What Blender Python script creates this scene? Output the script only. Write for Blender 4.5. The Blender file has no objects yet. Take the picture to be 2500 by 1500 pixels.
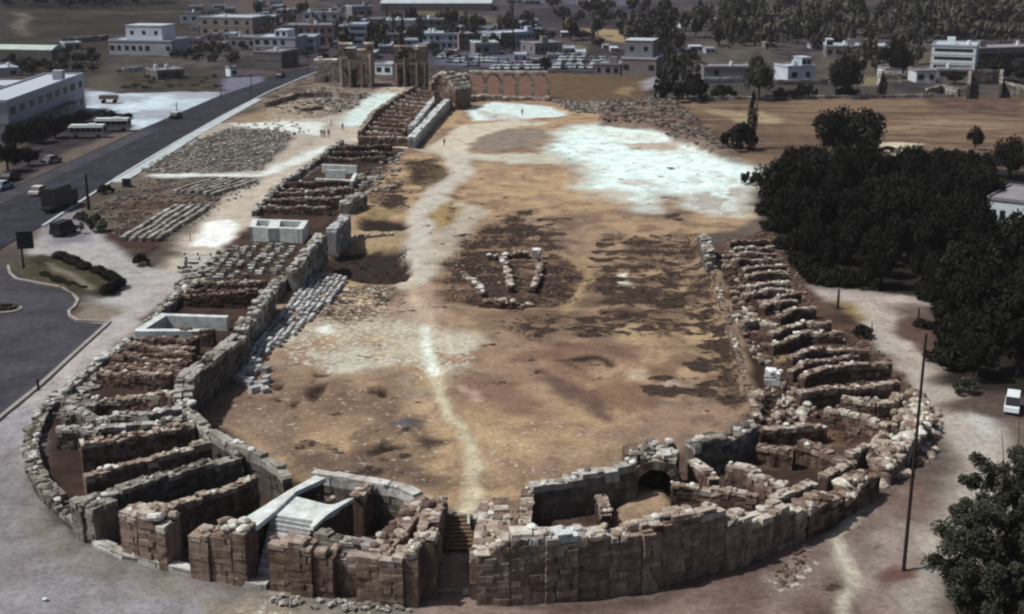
import bpy, math, random
import numpy as np
from mathutils import Vector, Matrix
random.seed(7)
RNG = np.random.default_rng(11)
scene = bpy.context.scene
COL = scene.collection
# ------------------------------------------------------------------ camera and survey helpers
F_PX, PITCH, CAMH = 3093.0, math.radians(16.3), 40.4
CP, SP = math.cos(PITCH), math.sin(PITCH)

def ray(px, py):
    u = (px - 1250.0) / F_PX
    v = (750.0 - py) / F_PX
    return (u, CP + v * SP, -SP + v * CP)

def P(px, py, z=0.0):
    d = ray(px, py)
    t = (z - CAMH) / d[2]
    return (d[0] * t, d[1] * t)

def sstep(a, b, x):
    t = np.clip((np.asarray(x, float) - a) / (b - a), 0, 1)
    return t * t * (3 - 2 * t)

def T(x, y):
    """Height of the land, without the diggings."""
    x = np.asarray(x, float); y = np.asarray(y, float)
    h = sstep(400, 900, y) * 9.0
    h = h + sstep(120, 330, x) * sstep(390, 640, y) * 26.0
    h = h + sstep(-130, -430, x) * sstep(380, 800, y) * 14.0
    h = h + sstep(1000, 2300, y) * 220.0
    return h

def PT(px, py):
    """The survey point of the land that this sight line meets."""
    d = ray(px, py)
    y0 = P(px, py)[1]
    if y0 < 385 and y0 > 0:
        return P(px, py)
    t = np.linspace(350, 2600, 4500) / d[1]
    z = CAMH + d[2] * t
    below = z < T(d[0] * t, d[1] * t)
    i = int(np.argmax(below)) if below.any() else len(t) - 1
    return (d[0] * t[i], d[1] * t[i])

def G(px, py):
    x, y = PT(px, py)
    return Vector((x, y, float(T(x, y))))

def proj(x, y, z):
    zc = y * CP - (z - CAMH) * SP
    dn = -(y * SP + (z - CAMH) * CP)
    return 1250 + F_PX * x / zc, 750 + F_PX * dn / zc

def HT(px, base_py, top_py):
    """Height of an upright thing from its foot and its head."""
    x, y = PT(px, base_py); z0 = float(T(x, y))
    lo, hi = 0.0, 60.0
    for _ in range(40):
        m = (lo + hi) / 2
        if proj(x, y, z0 + m)[1] > top_py: lo = m
        else: hi = m
    return lo

def PXM(px, py):
    """Pixels per metre at a ground point."""
    x, y = PT(px, py); z = float(T(x, y))
    return F_PX / (y * CP - (z - CAMH) * SP)

cam = bpy.data.cameras.new("camera"); cam_o = bpy.data.objects.new("camera", cam); COL.objects.link(cam_o)
cam.sensor_width = 36.0; cam.lens = 36.0 * F_PX / 2500.0
cam.clip_start = 0.5; cam.clip_end = 6000
cam_o.location = (0, 0, CAMH); cam_o.rotation_euler = (math.radians(90) - PITCH, 0, 0)
scene.camera = cam_o
# ------------------------------------------------------------------ light
SUN_EL, SUN_AZ = math.radians(57), math.radians(-98)      # azimuth from +Y (south) towards -X
world = bpy.data.worlds.new("World"); scene.world = world; world.use_nodes = True
nt = world.node_tree; bg = nt.nodes["Background"]
sky = nt.nodes.new("ShaderNodeTexSky"); sky.sky_type = 'NISHITA'; sky.sun_disc = False
sky.sun_elevation = SUN_EL; sky.sun_rotation = SUN_AZ; sky.dust_density = 4.0; sky.ozone_density = 0.4
nt.links.new(sky.outputs[0], bg.inputs[0]); bg.inputs[1].default_value = 0.05
sun = bpy.data.lights.new("sun", 'SUN'); sun.energy = 3.9; sun.angle = math.radians(0.5); sun.color = (1.0, 0.955, 0.885)
sun_o = bpy.data.objects.new("sun", sun); COL.objects.link(sun_o)
sd = Vector((math.sin(SUN_AZ) * math.cos(SUN_EL), math.cos(SUN_AZ) * math.cos(SUN_EL), math.sin(SUN_EL)))
sun_o.rotation_euler = sd.to_track_quat('Z', 'Y').to_euler(); sun_o.location = (0, 0, 200)
scene.view_settings.view_transform = 'Standard'; scene.view_settings.look = 'None'
scene.view_settings.exposure = 0.14; scene.view_settings.gamma = 1.0
scene.cycles.max_bounces = 6; scene.cycles.diffuse_bounces = 3; scene.cycles.transparent_max_bounces = 4
scene.cycles.volume_bounces = 0; scene.cycles.filter_width = 2.3
# ------------------------------------------------------------------ colour and noise
KLIT = 0.84
def lin(c):
    c = np.asarray(c, float) / 255.0
    return np.where(c <= 0.04045, c / 12.92, ((c + 0.055) / 1.055) ** 2.4)
def alb(r, g, b):
    return np.clip(lin((r, g, b)) / KLIT, 0.0, 0.86)

_tab = np.random.default_rng(5).random((256, 256))
def vnoise(x, y):
    x = np.asarray(x, float); y = np.asarray(y, float)
    xi = np.floor(x).astype(int); yi = np.floor(y).astype(int)
    fx = x - xi; fy = y - yi
    fx = fx * fx * (3 - 2 * fx); fy = fy * fy * (3 - 2 * fy)
    a = _tab[xi & 255, yi & 255]; b = _tab[(xi + 1) & 255, yi & 255]
    c = _tab[xi & 255, (yi + 1) & 255]; d = _tab[(xi + 1) & 255, (yi + 1) & 255]
    return (a * (1 - fx) + b * fx) * (1 - fy) + (c * (1 - fx) + d * fx) * fy
def fbm(x, y, o=4):
    s = 0; a = 0.5; n = 0
    for i in range(o):
        s = s + a * vnoise(x * 2 ** i + 17 * i, y * 2 ** i + 31 * i); n += a; a *= 0.55
    return s / n
# ------------------------------------------------------------------ materials
MATS = {}
def _bsdf(name, rough=0.9):
    m = bpy.data.materials.new(name); m.use_nodes = True
    b = m.node_tree.nodes["Principled BSDF"]; b.inputs["Roughness"].default_value = rough
    b.inputs["Specular IOR Level"].default_value = 0.12
    return m, m.node_tree, b
def ramp(nt, src, stops):
    r = nt.nodes.new("ShaderNodeValToRGB"); e = r.color_ramp.elements
    while len(e) < len(stops): e.new(0.5)
    for k, (p, c) in enumerate(stops):
        e[k].position = p; e[k].color = (*c, 1)
    nt.links.new(src, r.inputs[0]); return r.outputs[0]
def noise(nt, scale, detail=4, coord='Object', rough=0.6, stretch=None):
    tc = nt.nodes.new("ShaderNodeTexCoord"); n = nt.nodes.new("ShaderNodeTexNoise")
    n.inputs["Scale"].default_value = scale; n.inputs["Detail"].default_value = detail; n.inputs["Roughness"].default_value = rough
    if stretch:
        mp = nt.nodes.new("ShaderNodeMapping"); mp.inputs["Scale"].default_value = stretch
        nt.links.new(tc.outputs[coord], mp.inputs["Vector"]); nt.links.new(mp.outputs[0], n.inputs["Vector"])
    else: nt.links.new(tc.outputs[coord], n.inputs["Vector"])
    return n.outputs["Fac"]
def mix(nt, a, b, f, mode='MIX'):
    m = nt.nodes.new("ShaderNodeMix"); m.data_type = 'RGBA'; m.blend_type = mode
    for sock, v in ((0, f), (6, a), (7, b)):
        if hasattr(v, 'is_linked'): nt.links.new(v, m.inputs[sock])
        else: m.inputs[sock].default_value = v if sock == 0 else (*v, 1)
    return m.outputs[2]
def bump(nt, b, h, dist, strength=1.0):
    bp = nt.nodes.new("ShaderNodeBump"); bp.inputs["Distance"].default_value = dist; bp.inputs["Strength"].default_value = strength
    nt.links.new(h, bp.inputs["Height"]); nt.links.new(bp.outputs[0], b.inputs["Normal"])
def attr(nt, name):
    a = nt.nodes.new("ShaderNodeAttribute"); a.attribute_name = name; return a
def maths(nt, op, a, b):
    m = nt.nodes.new("ShaderNodeMath"); m.operation = op
    for i, v in enumerate((a, b)):
        if hasattr(v, 'is_linked'): nt.links.new(v, m.inputs[i])
        else: m.inputs[i].default_value = v
    return m.outputs[0]

def ground_mat():
    m, nt, b = _bsdf("ground_soil", 0.95)
    a = attr(nt, "soil")
    n1 = noise(nt, 2.2, 8, rough=0.72); n2 = noise(nt, 0.35, 6, rough=0.68); n3 = noise(nt, 5.5, 3)
    f1 = ramp(nt, n1, [(0.30, (0.62, 0.60, 0.58)), (0.52, (1, 1, 1)), (0.72, (1.22, 1.22, 1.22))])
    f2 = ramp(nt, n2, [(0.28, (0.68, 0.64, 0.62)), (0.52, (1, 1, 1)), (0.75, (1.18, 1.18, 1.15))])
    c = mix(nt, a.outputs["Color"], f1, 1.0, 'MULTIPLY'); c = mix(nt, c, f2, 1.0, 'MULTIPLY')
    f3 = ramp(nt, n3, [(0.30, (0.62, 0.60, 0.58)), (0.40, (1, 1, 1)), (0.66, (1, 1, 1)), (0.74, (1.35, 1.36, 1.34))]); c = mix(nt, c, f3, 1.0, 'MULTIPLY')
    s = attr(nt, "scrub"); ns = noise(nt, 0.30, 12, rough=0.62, stretch=(1, 1.25, 1)); ns2 = noise(nt, 1.7, 6)
    t = maths(nt, 'ADD', ns, maths(nt, 'MULTIPLY', maths(nt, 'SUBTRACT', s.outputs["Fac"], 1.0), 0.42))
    fs = ramp(nt, t, [(0.475, (0, 0, 0)), (0.525, (1, 1, 1))]); dk = ramp(nt, ns2, [(0.35, (0.022, 0.015, 0.012)), (0.65, (0.066, 0.046, 0.036))])
    c = mix(nt, c, dk, fs)
    p = attr(nt, "stony"); np_ = noise(nt, 1.5, 9, rough=0.7)
    t = maths(nt, 'ADD', np_, maths(nt, 'MULTIPLY', maths(nt, 'SUBTRACT', p.outputs["Fac"], 1.0), 0.42))
    c = mix(nt, c, (0.50, 0.51, 0.45), ramp(nt, t, [(0.50, (0, 0, 0)), (0.56, (0.9, 0.9, 0.9))]))
    nt.links.new(c, b.inputs["Base Color"]); bump(nt, b, n1, 0.18, 0.7)
    return m
def stone_mat(name, stops, nscale=1.6, tint=None):
    m, nt, b = _bsdf(name, 0.93)
    a = attr(nt, "tone"); oi = nt.nodes.new("ShaderNodeObjectInfo")
    n = noise(nt, nscale, 6, 'Object', 0.7, (1, 1, .28)); n2 = noise(nt, nscale * 5, 4)
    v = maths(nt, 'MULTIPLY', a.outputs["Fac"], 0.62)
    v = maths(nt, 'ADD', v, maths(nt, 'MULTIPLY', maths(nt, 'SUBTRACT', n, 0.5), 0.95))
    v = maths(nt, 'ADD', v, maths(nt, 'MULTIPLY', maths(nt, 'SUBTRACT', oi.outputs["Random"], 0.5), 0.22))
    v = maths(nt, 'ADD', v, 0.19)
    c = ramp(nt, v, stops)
    f = ramp(nt, n2, [(0.3, (0.7, 0.69, 0.68)), (0.55, (1, 1, 1)), (0.8, (1.12, 1.12, 1.12))])
    nt.links.new(mix(nt, c, f, 1.0, 'MULTIPLY'), b.inputs["Base Color"]); bump(nt, b, n2, 0.05, 0.6)
    return m
def leaf_mat(name, dark, light):
    m, nt, b = _bsdf(name, 0.75)
    a = attr(nt, "tone"); oi = nt.nodes.new("ShaderNodeObjectInfo")
    v = maths(nt, 'ADD', maths(nt, 'MULTIPLY', a.outputs["Fac"], 0.8), maths(nt, 'MULTIPLY', oi.outputs["Random"], 0.25))
    nt.links.new(ramp(nt, v, [(0.1, dark), (0.9, light)]), b.inputs["Base Color"])
    b.inputs["Specular IOR Level"].default_value = 0.05
    return m
def plain(name, c, rough=0.85, var=0.18, scale=0.6, spec=0.15, metal=0.0):
    m, nt, b = _bsdf(name, rough); b.inputs["Specular IOR Level"].default_value = spec; b.inputs["Metallic"].default_value = metal
    n = noise(nt, scale, 6); c = np.asarray(c, float)
    n2 = noise(nt, scale * 9, 3)
    col = ramp(nt, n, [(0.3, tuple(c * (1 - var))), (0.7, tuple(np.clip(c * (1 + var * 0.7), 0, 0.9)))])
    f = ramp(nt, n2, [(0.3, (1 - var, 1 - var, 1 - var)), (0.6, (1, 1, 1))])
    nt.links.new(mix(nt, col, f, 1.0, 'MULTIPLY'), b.inputs["Base Color"]); return m
M = MATS
M['ground'] = ground_mat()
M['stone'] = stone_mat("weathered_limestone", [(0.0, (0.055, 0.037, 0.031)), (0.3, (0.13, 0.09, 0.073)), (0.55, (0.26, 0.205, 0.168)), (0.78, (0.47, 0.44, 0.395)), (1.0, (0.68, 0.71, 0.68))])
M['stone_grey'] = stone_mat("grey_lichened_limestone", [(0.0, (0.045, 0.04, 0.034)), (0.3, (0.115, 0.103, 0.09)), (0.55, (0.255, 0.24, 0.215)), (0.78, (0.46, 0.46, 0.445)), (1.0, (0.66, 0.69, 0.68))])
M['stone_pale'] = stone_mat("pale_cut_limestone", [(0.0, (0.10, 0.095, 0.095)), (0.35, (0.25, 0.25, 0.26)), (0.7, (0.50, 0.53, 0.55)), (1.0, (0.74, 0.79, 0.80))])
M['stone_earth'] = stone_mat("earth_stained_stone", [(0.0, (0.036, 0.024, 0.02)), (0.3, (0.085, 0.057, 0.047)), (0.6, (0.22, 0.165, 0.135)), (0.82, (0.46, 0.43, 0.38)), (1.0, (0.68, 0.70, 0.66))])
M['concrete'] = plain("pale_new_concrete", (0.62, 0.68, 0.68), 0.9, 0.34, 1.1)
M['asphalt'] = plain("asphalt", (0.030, 0.032, 0.046), 0.9, 0.42, 0.2)
M['asphalt_lot'] = plain("asphalt_lot", (0.058, 0.058, 0.072), 0.9, 0.42, 0.16)
M['kerb'] = plain("kerb_concrete", (0.30, 0.28, 0.27), 0.9, 0.2, 0.8)
M['kerb_pale'] = plain("pale_kerb", (0.44, 0.50, 0.53), 0.9, 0.25, 0.5)
M['line'] = plain("worn_road_paint", (0.12, 0.12, 0.14), 0.8, 0.5, 1.2)
M['wood'] = plain("brown_planks", (0.16, 0.11, 0.07), 0.8, 0.3, 3.0)
M['pole'] = plain("dark_pole_wood", (0.035, 0.026, 0.024), 0.85, 0.3, 2.0)
M['bark'] = plain("bark", (0.06, 0.05, 0.042), 0.9, 0.3, 3.0)
M['leaf_dark'] = leaf_mat("dark_pine_leaves", (0.006, 0.006, 0.005), (0.024, 0.025, 0.018))
M['leaf_olive'] = leaf_mat("olive_leaves", (0.016, 0.018, 0.011), (0.105, 0.115, 0.085))
M['leaf_close'] = leaf_mat("close_olive_leaves", (0.010, 0.012, 0.008), (0.072, 0.078, 0.058))
M['leaf_hill'] = leaf_mat("olive_hill_leaves", (0.026, 0.026, 0.021), (0.15, 0.145, 0.112))
M['leaf_far'] = leaf_mat("distant_leaves", (0.018, 0.018, 0.017), (0.075, 0.073, 0.058))
M['leaf_dry'] = leaf_mat("dry_weeds", (0.05, 0.038, 0.032), (0.20, 0.155, 0.11))
M['glass'] = plain("dark_window_glass", (0.014, 0.015, 0.019), 0.45, 0.1, 1.0, 0.2)
M['tyre'] = plain("black_rubber", (0.02, 0.02, 0.02), 0.8, 0.1, 4.0)
def paint(name, c):
    if name not in M: M[name] = plain(name, c, 0.45, 0.10, 1.5, 0.4)
    return M[name]
paint('car_white', (0.66, 0.75, 0.78)); paint('car_dark', (0.016, 0.017, 0.024)); paint('car_blue', (0.28, 0.40, 0.56))
paint('car_lilac', (0.20, 0.19, 0.26)); paint('car_red', (0.30, 0.10, 0.06)); paint('car_pink', (0.60, 0.53, 0.52)); paint('bus_side', (0.30, 0.29, 0.29)); paint('bus_roof', (0.64, 0.78, 0.78))
paint('rust', (0.20, 0.13, 0.09)); paint('sign_dark', (0.022, 0.022, 0.03))
PLASTER = {'white': (0.56, 0.60, 0.68), 'pale': (0.40, 0.41, 0.47), 'grey': (0.20, 0.195, 0.215), 'tan': (0.23, 0.20, 0.195), 'pink': (0.26, 0.20, 0.195),
           'blue': (0.36, 0.42, 0.52), 'bright': (0.62, 0.72, 0.76), 'dim': (0.13, 0.12, 0.125), 'roof_pale': (0.42, 0.48, 0.55), 'roof_grey': (0.24, 0.235, 0.26), 'green_roof': (0.40, 0.50, 0.48)}
for k, c in PLASTER.items(): M['pl_' + k] = plain("plaster_" + k, c, 0.9, 0.16, 0.35)
# ------------------------------------------------------------------ object helpers
def tag(o, label=None, cat=None, group=None, kind=None):
    if label: o['label'] = label
    if cat: o['category'] = cat
    if group: o['group'] = group
    if kind or label: o['kind'] = kind or 'thing'
    return o
def empty(name, loc, rz=0.0, scale=None):
    o = bpy.data.objects.new(name, None); COL.objects.link(o)
    o.location = loc; o.rotation_euler = (0, 0, rz); o.empty_display_size = 0.5
    if scale: o.scale = scale
    return o
def link(name, me, mat=None, parent=None, loc=None):
    if mat is not None and len(me.materials) == 0: me.materials.append(mat)
    o = bpy.data.objects.new(name, me); COL.objects.link(o)
    if parent is not None: o.parent = parent
    if loc is not None: o.location = loc
    return o
BOXF = [(0, 3, 2, 1), (4, 5, 6, 7), (0, 1, 5, 4), (1, 2, 6, 5), (2, 3, 7, 6), (3, 0, 4, 7)]
class MB:
    """Collects shapes, then makes ONE mesh."""
    def __init__(s): s.v = []; s.f = []; s.t = []; s.mi = []; s.m = 0
    def add(s, verts, faces, tone=0.5):
        k = len(s.v); s.v.extend(verts); s.t.extend([tone] * len(verts))
        s.f.extend([tuple(i + k for i in f) for f in faces]); s.mi.extend([s.m] * len(faces))
    def box(s, c, sz, rz=0.0, tone=0.5, jit=0.0, taper=1.0):
        ca, sa = math.cos(rz), math.sin(rz); vs = []
        for z in (-1, 1):
            q = taper if z > 0 else 1.0
            for x, y in ((-1, -1), (1, -1), (1, 1), (-1, 1)):
                lx, ly, lz = x * sz[0] / 2 * q, y * sz[1] / 2 * q, z * sz[2] / 2
                if jit: lx += random.uniform(-jit, jit); ly += random.uniform(-jit, jit); lz += random.uniform(-jit, jit)
                vs.append((c[0] + lx * ca - ly * sa, c[1] + lx * sa + ly * ca, c[2] + lz))
        s.add(vs, BOXF, tone)
    def prism(s, poly, z0, z1, tone=0.5):
        n = len(poly)
        vs = [(x, y, z0) for x, y in poly] + [(x, y, z1) for x, y in poly]
        fs = [tuple(range(n - 1, -1, -1)), tuple(range(n, 2 * n))] + [(i, (i + 1) % n, (i + 1) % n + n, i + n) for i in range(n)]
        s.add(vs, fs, tone)
    def tube(s, pts, rad, n=8, tone=0.5, cap=True):
        rings = []; pts = [Vector(p) for p in pts]
        if not hasattr(rad, '__len__'): rad = [rad] * len(pts)
        vs = []
        for i, p in enumerate(pts):
            d = (pts[min(i + 1, len(pts) - 1)] - pts[max(i - 1, 0)]).normalized()
            a = d.orthogonal().normalized(); b = d.cross(a)
            if abs(d.z) > 0.9: a = Vector((1, 0, 0)); b = d.cross(a).normalized(); a = b.cross(d)
            for k in range(n):
                t = 2 * math.pi * k / n
                vs.append(tuple(p + (a * math.cos(t) + b * math.sin(t)) * rad[i]))
        fs = []
        for i in range(len(pts) - 1):
            for k in range(n):
                fs.append((i * n + k, i * n + (k + 1) % n, (i + 1) * n + (k + 1) % n, (i + 1) * n + k))
        if cap: fs += [tuple(range(n - 1, -1, -1)), tuple((len(pts) - 1) * n + k for k in range(n))]
        s.add(vs, fs, tone)
    def mesh(s, name, mats):
        me = bpy.data.meshes.new(name); me.from_pydata(s.v, [], s.f); 
        for m in (mats if isinstance(mats, (list, tuple)) else [mats]): me.materials.append(m)
        if len(me.materials) > 1: me.polygons.foreach_set("material_index", s.mi)
        a = me.attributes.new("tone", 'FLOAT', 'POINT'); a.data.foreach_set("value", np.asarray(s.t, np.float32))
        me.update(); return me
    def build(s, name, mats, parent=None, loc=None): return link(name, s.mesh(name, mats), None, parent, loc)
def quads_mesh(name, V, tone, mat):
    """V: (n,4,3) array of loose quads."""
    n = len(V); me = bpy.data.meshes.new(name)
    me.vertices.add(4 * n); me.vertices.foreach_set("co", V.reshape(-1).astype(np.float32))
    me.loops.add(4 * n); me.loops.foreach_set("vertex_index", np.arange(4 * n, dtype=np.int32))
    me.polygons.add(n); me.polygons.foreach_set("loop_start", np.arange(0, 4 * n, 4, dtype=np.int32))
    a = me.attributes.new("tone", 'FLOAT', 'POINT'); a.data.foreach_set("value", np.repeat(tone, 4).astype(np.float32))
    me.materials.append(mat); me.update(); me.validate(); return me
ORD = ['first', 'second', 'third', 'fourth', 'fifth', 'sixth', 'seventh', 'eighth', 'ninth', 'tenth', 'eleventh', 'twelfth', 'thirteenth', 'fourteenth', 'fifteenth',
       'sixteenth', 'seventeenth', 'eighteenth', 'nineteenth', 'twentieth', 'twenty-first', 'twenty-second', 'twenty-third', 'twenty-fourth', 'twenty-fifth']
# ================================================================== GROUND
def axis(segs):
    out = [segs[0][0]]
    for a, b, d0, d1 in segs:
        x = a
        while x < b - 1e-6:
            f = (x - a) / (b - a); x += d0 + (d1 - d0) * f; out.append(min(x, b))
    return np.unique(np.round(np.array(out), 3))
GX = axis([(-1500, -420, 40, 8), (-420, -110, 7, 2.0), (-110, -50, 1.6, 0.5), (-50, 46, 0.45, 0.45), (46, 120, 0.5, 1.8), (120, 420, 2.0, 7), (420, 1500, 8, 40)])
GY = axis([(15, 66, 3, 0.6), (66, 150, 0.42, 0.6), (150, 340, 0.6, 1.1), (340, 620, 1.3, 3.0), (620, 1000, 3.2, 8), (1000, 2600, 10, 60)])
XX, YY = np.meshgrid(GX, GY)
WX = XX + (fbm(XX * 0.22, YY * 0.22, 3) - 0.5) * 3.0
WY = YY + (fbm(XX * 0.22 + 50, YY * 0.22 + 9, 3) - 0.5) * 4.5
N1 = fbm(XX * 0.35, YY * 0.30, 5); N2 = fbm(XX * 0.06 + 7, YY * 0.05 + 3, 4); N3 = fbm(XX * 0.9 + 3, YY * 0.6, 3)
NS = fbm(XX * 0.05 + 11, YY * 0.28, 4)
ALB = np.zeros(XX.shape + (3,)); PIT = np.zeros(XX.shape); SCR = np.zeros(XX.shape); STN = np.zeros(XX.shape)
def s2w(pts): return np.array([PT(px, py) for px, py in pts])
def _dist(poly, closed, x, y):
    n = len(poly); d = np.full(x.shape, 1e9); inside = np.zeros(x.shape, bool)
    for i in range(n if closed else n - 1):
        ax, ay = poly[i]; bx, by = poly[(i + 1) % n]
        ex, ey = bx - ax, by - ay; L = ex * ex + ey * ey + 1e-9
        t = np.clip(((x - ax) * ex + (y - ay) * ey) / L, 0, 1)
        d = np.minimum(d, np.hypot(x - ax - t * ex, y - ay - t * ey))
        if closed:
            c = ((ay > y) != (by > y)) & (x < ex * (y - ay) / (ey if abs(ey) > 1e-9 else 1e-9) + ax)
            inside ^= c
    return np.where(inside, -d, d) if closed else d
def region(pts, soft, width=None, warp=1.0):
    w = s2w(pts); m = soft + (width or 0) + 5
    ok = (XX > w[:, 0].min() - m) & (XX < w[:, 0].max() + m) & (YY > w[:, 1].min() - m) & (YY < w[:, 1].max() + m)
    x = XX[ok] + (WX - XX)[ok] * warp; y = YY[ok] + (WY - YY)[ok] * warp
    d = _dist(w, width is None, x, y)
    if width is not None: d = d - width / 2
    return ok, 1 - sstep(-soft, soft, d)
def paint_area(pts, c, soft=1.0, op=1.0, width=None, warp=1.0, c2=None, nz=None, thr=None, pit=0.0, q=0.5):
    """Soil of one colour inside a boundary; c2 with nz mixes in a second soil; thr makes it patchy."""
    ok, a = region(pts, soft, width, warp)
    a = a * op
    if thr is not None:
        n = (N1 if nz is None else nz)[ok]; a = a * sstep(thr - 0.065, thr + 0.01, n)
    col = alb(*c)[None, :]
    if c2 is not None:
        f = sstep(q - 0.14, q + 0.14, (N1 if nz is None else nz)[ok])[:, None]
        col = col * (1 - f) + alb(*c2)[None, :] * f
    ALB[ok] = ALB[ok] * (1 - a[:, None]) + col * a[:, None]
    if pit: PIT[ok] += a * pit
f = sstep(0.38, 0.62, N2)[..., None]
ALB[:] = alb(92, 84, 78) * (1 - f) + alb(70, 64, 60) * f
# far country, its soil darkened to stand in for shade over the background
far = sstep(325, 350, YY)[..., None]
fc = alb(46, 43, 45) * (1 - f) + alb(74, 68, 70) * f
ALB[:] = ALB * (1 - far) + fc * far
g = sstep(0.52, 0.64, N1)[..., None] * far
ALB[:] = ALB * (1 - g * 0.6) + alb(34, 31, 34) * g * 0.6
PA = paint_area
PA([(0, 0), (450, 0), (560, 40), (520, 90), (300, 120), (210, 200), (0, 175)], (50, 49, 45), 6, c2=(38, 37, 34), nz=N2)
PA([(0, 22), (180, 26), (420, 12), (430, 0), (0, 0)], (28, 27, 26), 5)
PA([(46, 32), (67, 43), (46, 58), (46, 72), (64, 88)], (104, 99, 92), 1.2, width=4, warp=0.5)
PA([(230, 28), (330, 34), (420, 28)], (82, 76, 70), 1.5, width=4)
PA([(130, 100), (200, 92), (270, 88)], (58, 52, 62), 3, width=12)
PA([(0, 60), (40, 70), (70, 95), (140, 118), (0, 130)], (44, 44, 40), 4)
PA([(540, 20), (640, 0), (760, 0), (700, 60), (560, 60)], (74, 64, 62), 6)
PA([(940, 8), (1000, 16), (1100, 34), (1260, 40), (1300, 60), (1180, 55), (980, 30)], (96, 90, 70), 4, c2=(74, 70, 62))
PA([(1060, 0), (1700, 0), (1600, 40), (1300, 70)], (64, 60, 66), 8, c2=(46, 42, 52), nz=N2)
PA([(1340, 20), (1560, 60), (1500, 70), (1380, 60)], (40, 36, 44), 8, op=0.7)
PA([(1429, 70), (1534, 75), (1545, 98), (1531, 106), (1488, 100), (1440, 82)], (132, 118, 92), 3)
PA([(1370, 108), (1430, 112), (1430, 125), (1375, 120)], (92, 88, 64), 3)
PA([(1700, 95), (1900, 110), (1880, 175), (1720, 170)], (78, 74, 70), 5, c2=(62, 60, 56))
PA([(1230, 0), (1560, 0), (1560, 15), (1240, 8)], (80, 82, 100), 6, op=0.7)
PA([(2000, 128), (2300, 120), (2260, 200), (2010, 200)], (66, 62, 58), 5, c2=(84, 78, 66))
PA([(2040, 186), (2180, 190), (2150, 222), (2070, 224)], (104, 98, 78), 3)
PA([(1700, 196), (2200, 214), (2200, 236), (1600, 236)], (58, 56, 54), 3)
# centre of the little town
PA([(700, 60), (1300, 60), (1400, 160), (1300, 186), (1060, 170), (800, 160), (640, 170), (640, 60)], (62, 58, 64), 5, c2=(44, 41, 48))
PA([(1060, 128), (1480, 140), (1440, 172), (1070, 160)], (78, 80, 98), 4)
PA([(1340, 178), (1604, 189), (1566, 243), (1330, 240)], (88, 73, 58), 2, c2=(80, 68, 50), nz=NS)
PA([(1130, 180), (1345, 182), (1345, 238), (1160, 240)], (96, 74, 64), 2)
PA([(1500, 228), (1510, 215), (1545, 210), (1540, 235)], (130, 110, 86), 1, op=0.7)
PA([(1566, 200), (1610, 186), (1605, 215), (1570, 220)], (128, 126, 132), 2)
# fields right of the arena
PA([(1566, 243), (2520, 238), (2560, 400), (2200, 430), (1860, 440), (1780, 385), (1660, 270)], (108, 92, 76), 2, c2=(84, 70, 60), nz=NS, warp=0.5)
PA([(1700, 262), (1850, 272), (1920, 300), (1800, 300)], (140, 128, 106), 1.5, c2=(108, 94, 76), nz=NS)
PA([(2000, 285), (2300, 290), (2500, 310), (2500, 330), (2150, 320)], (124, 108, 90), 2, c2=(98, 82, 70), nz=NS)
PA([(2130, 350), (2200, 345), (2260, 352), (2200, 388), (2120, 385)], (176, 170, 150), 1.0)
PA([(1985, 375), (2110, 372), (2120, 392), (1980, 392)], (150, 145, 128), 1.2)
PA([(2250, 240), (2500, 232), (2500, 290), (2280, 268)], (92, 76, 68), 2, c2=(72, 58, 52))
# strip between the road and the ruin
PA([(213, 216), (283, 229), (534, 224), (545, 236), (420, 288), (350, 315), (240, 318), (212, 285)], (176, 194, 208), 2.0, c2=(140, 148, 160), nz=N2)
PA([(542, 192), (640, 187), (650, 206), (539, 234)], (98, 98, 118), 1.5)
PA([(0, 430), (60, 350), (200, 290), (256, 262), (330, 312), (200, 355), (60, 440), (0, 480)], (58, 52, 56), 1.5, c2=(36, 33, 36))
PA([(291, 172), (512, 170), (545, 222), (400, 226), (283, 222)], (42, 40, 36), 2, c2=(60, 57, 50))
PA([(213, 190), (290, 176), (290, 226), (213, 222)], (72, 68, 62), 2)
PA([(640, 224), (790, 165), (1010, 212), (905, 262), (780, 300), (600, 300), (512, 305)], (112, 101, 92), 1.5, c2=(74, 66, 62), nz=N1)
PA([(560, 296), (690, 250), (800, 258), (740, 290), (640, 300)], (134, 118, 98), 1.5, op=0.8)
PA([(500, 305), (800, 285), (900, 262), (880, 330), (780, 372), (640, 425), (330, 425)], (150, 145, 136), 1.5)
PA([(350, 412), (460, 350), (560, 312), (690, 318), (712, 340), (640, 414), (480, 424), (338, 424)], (104, 101, 98), 1.0, c2=(74, 70, 68))
PA([(560, 300), (700, 296), (800, 300), (780, 330), (640, 318)], (196, 206, 204), 1.2, op=0.85)
PA([(230, 510), (330, 440), (620, 436), (650, 446), (600, 475), (400, 590), (330, 620), (240, 560), (180, 540)], (96, 90, 80), 1.0, c2=(66, 60, 54))
PA([(285, 500), (360, 480), (420, 500), (330, 540)], (78, 58, 50), 1.2, op=0.8)
PA([(255, 560), (330, 560), (400, 585), (380, 610), (262, 605)], (62, 44, 40), 1.0)
PA([(310, 640), (370, 600), (398, 592), (350, 645)], (44, 34, 31), 0.8)
PA([(960, 216), (935, 250), (895, 300), (835, 346), (750, 385), (690, 432), (600, 490), (545, 560), (500, 640), (430, 690)], (164, 158, 148), 2.0, width=8.5)
PA([(945, 232), (915, 262), (880, 300)], (182, 200, 200), 1.5, width=9)
PA([(820, 352), (740, 385), (640, 425), (560, 428), (380, 430)], (190, 200, 198), 1.0, width=3.0)
PA([(880, 340), (930, 352), (1000, 362), (1080, 364)], (186, 184, 170), 1.0, width=4.5)
PA([(500, 545), (560, 536), (580, 560), (540, 605), (480, 600)], (214, 240, 244), 0.8, warp=0.6)
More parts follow.
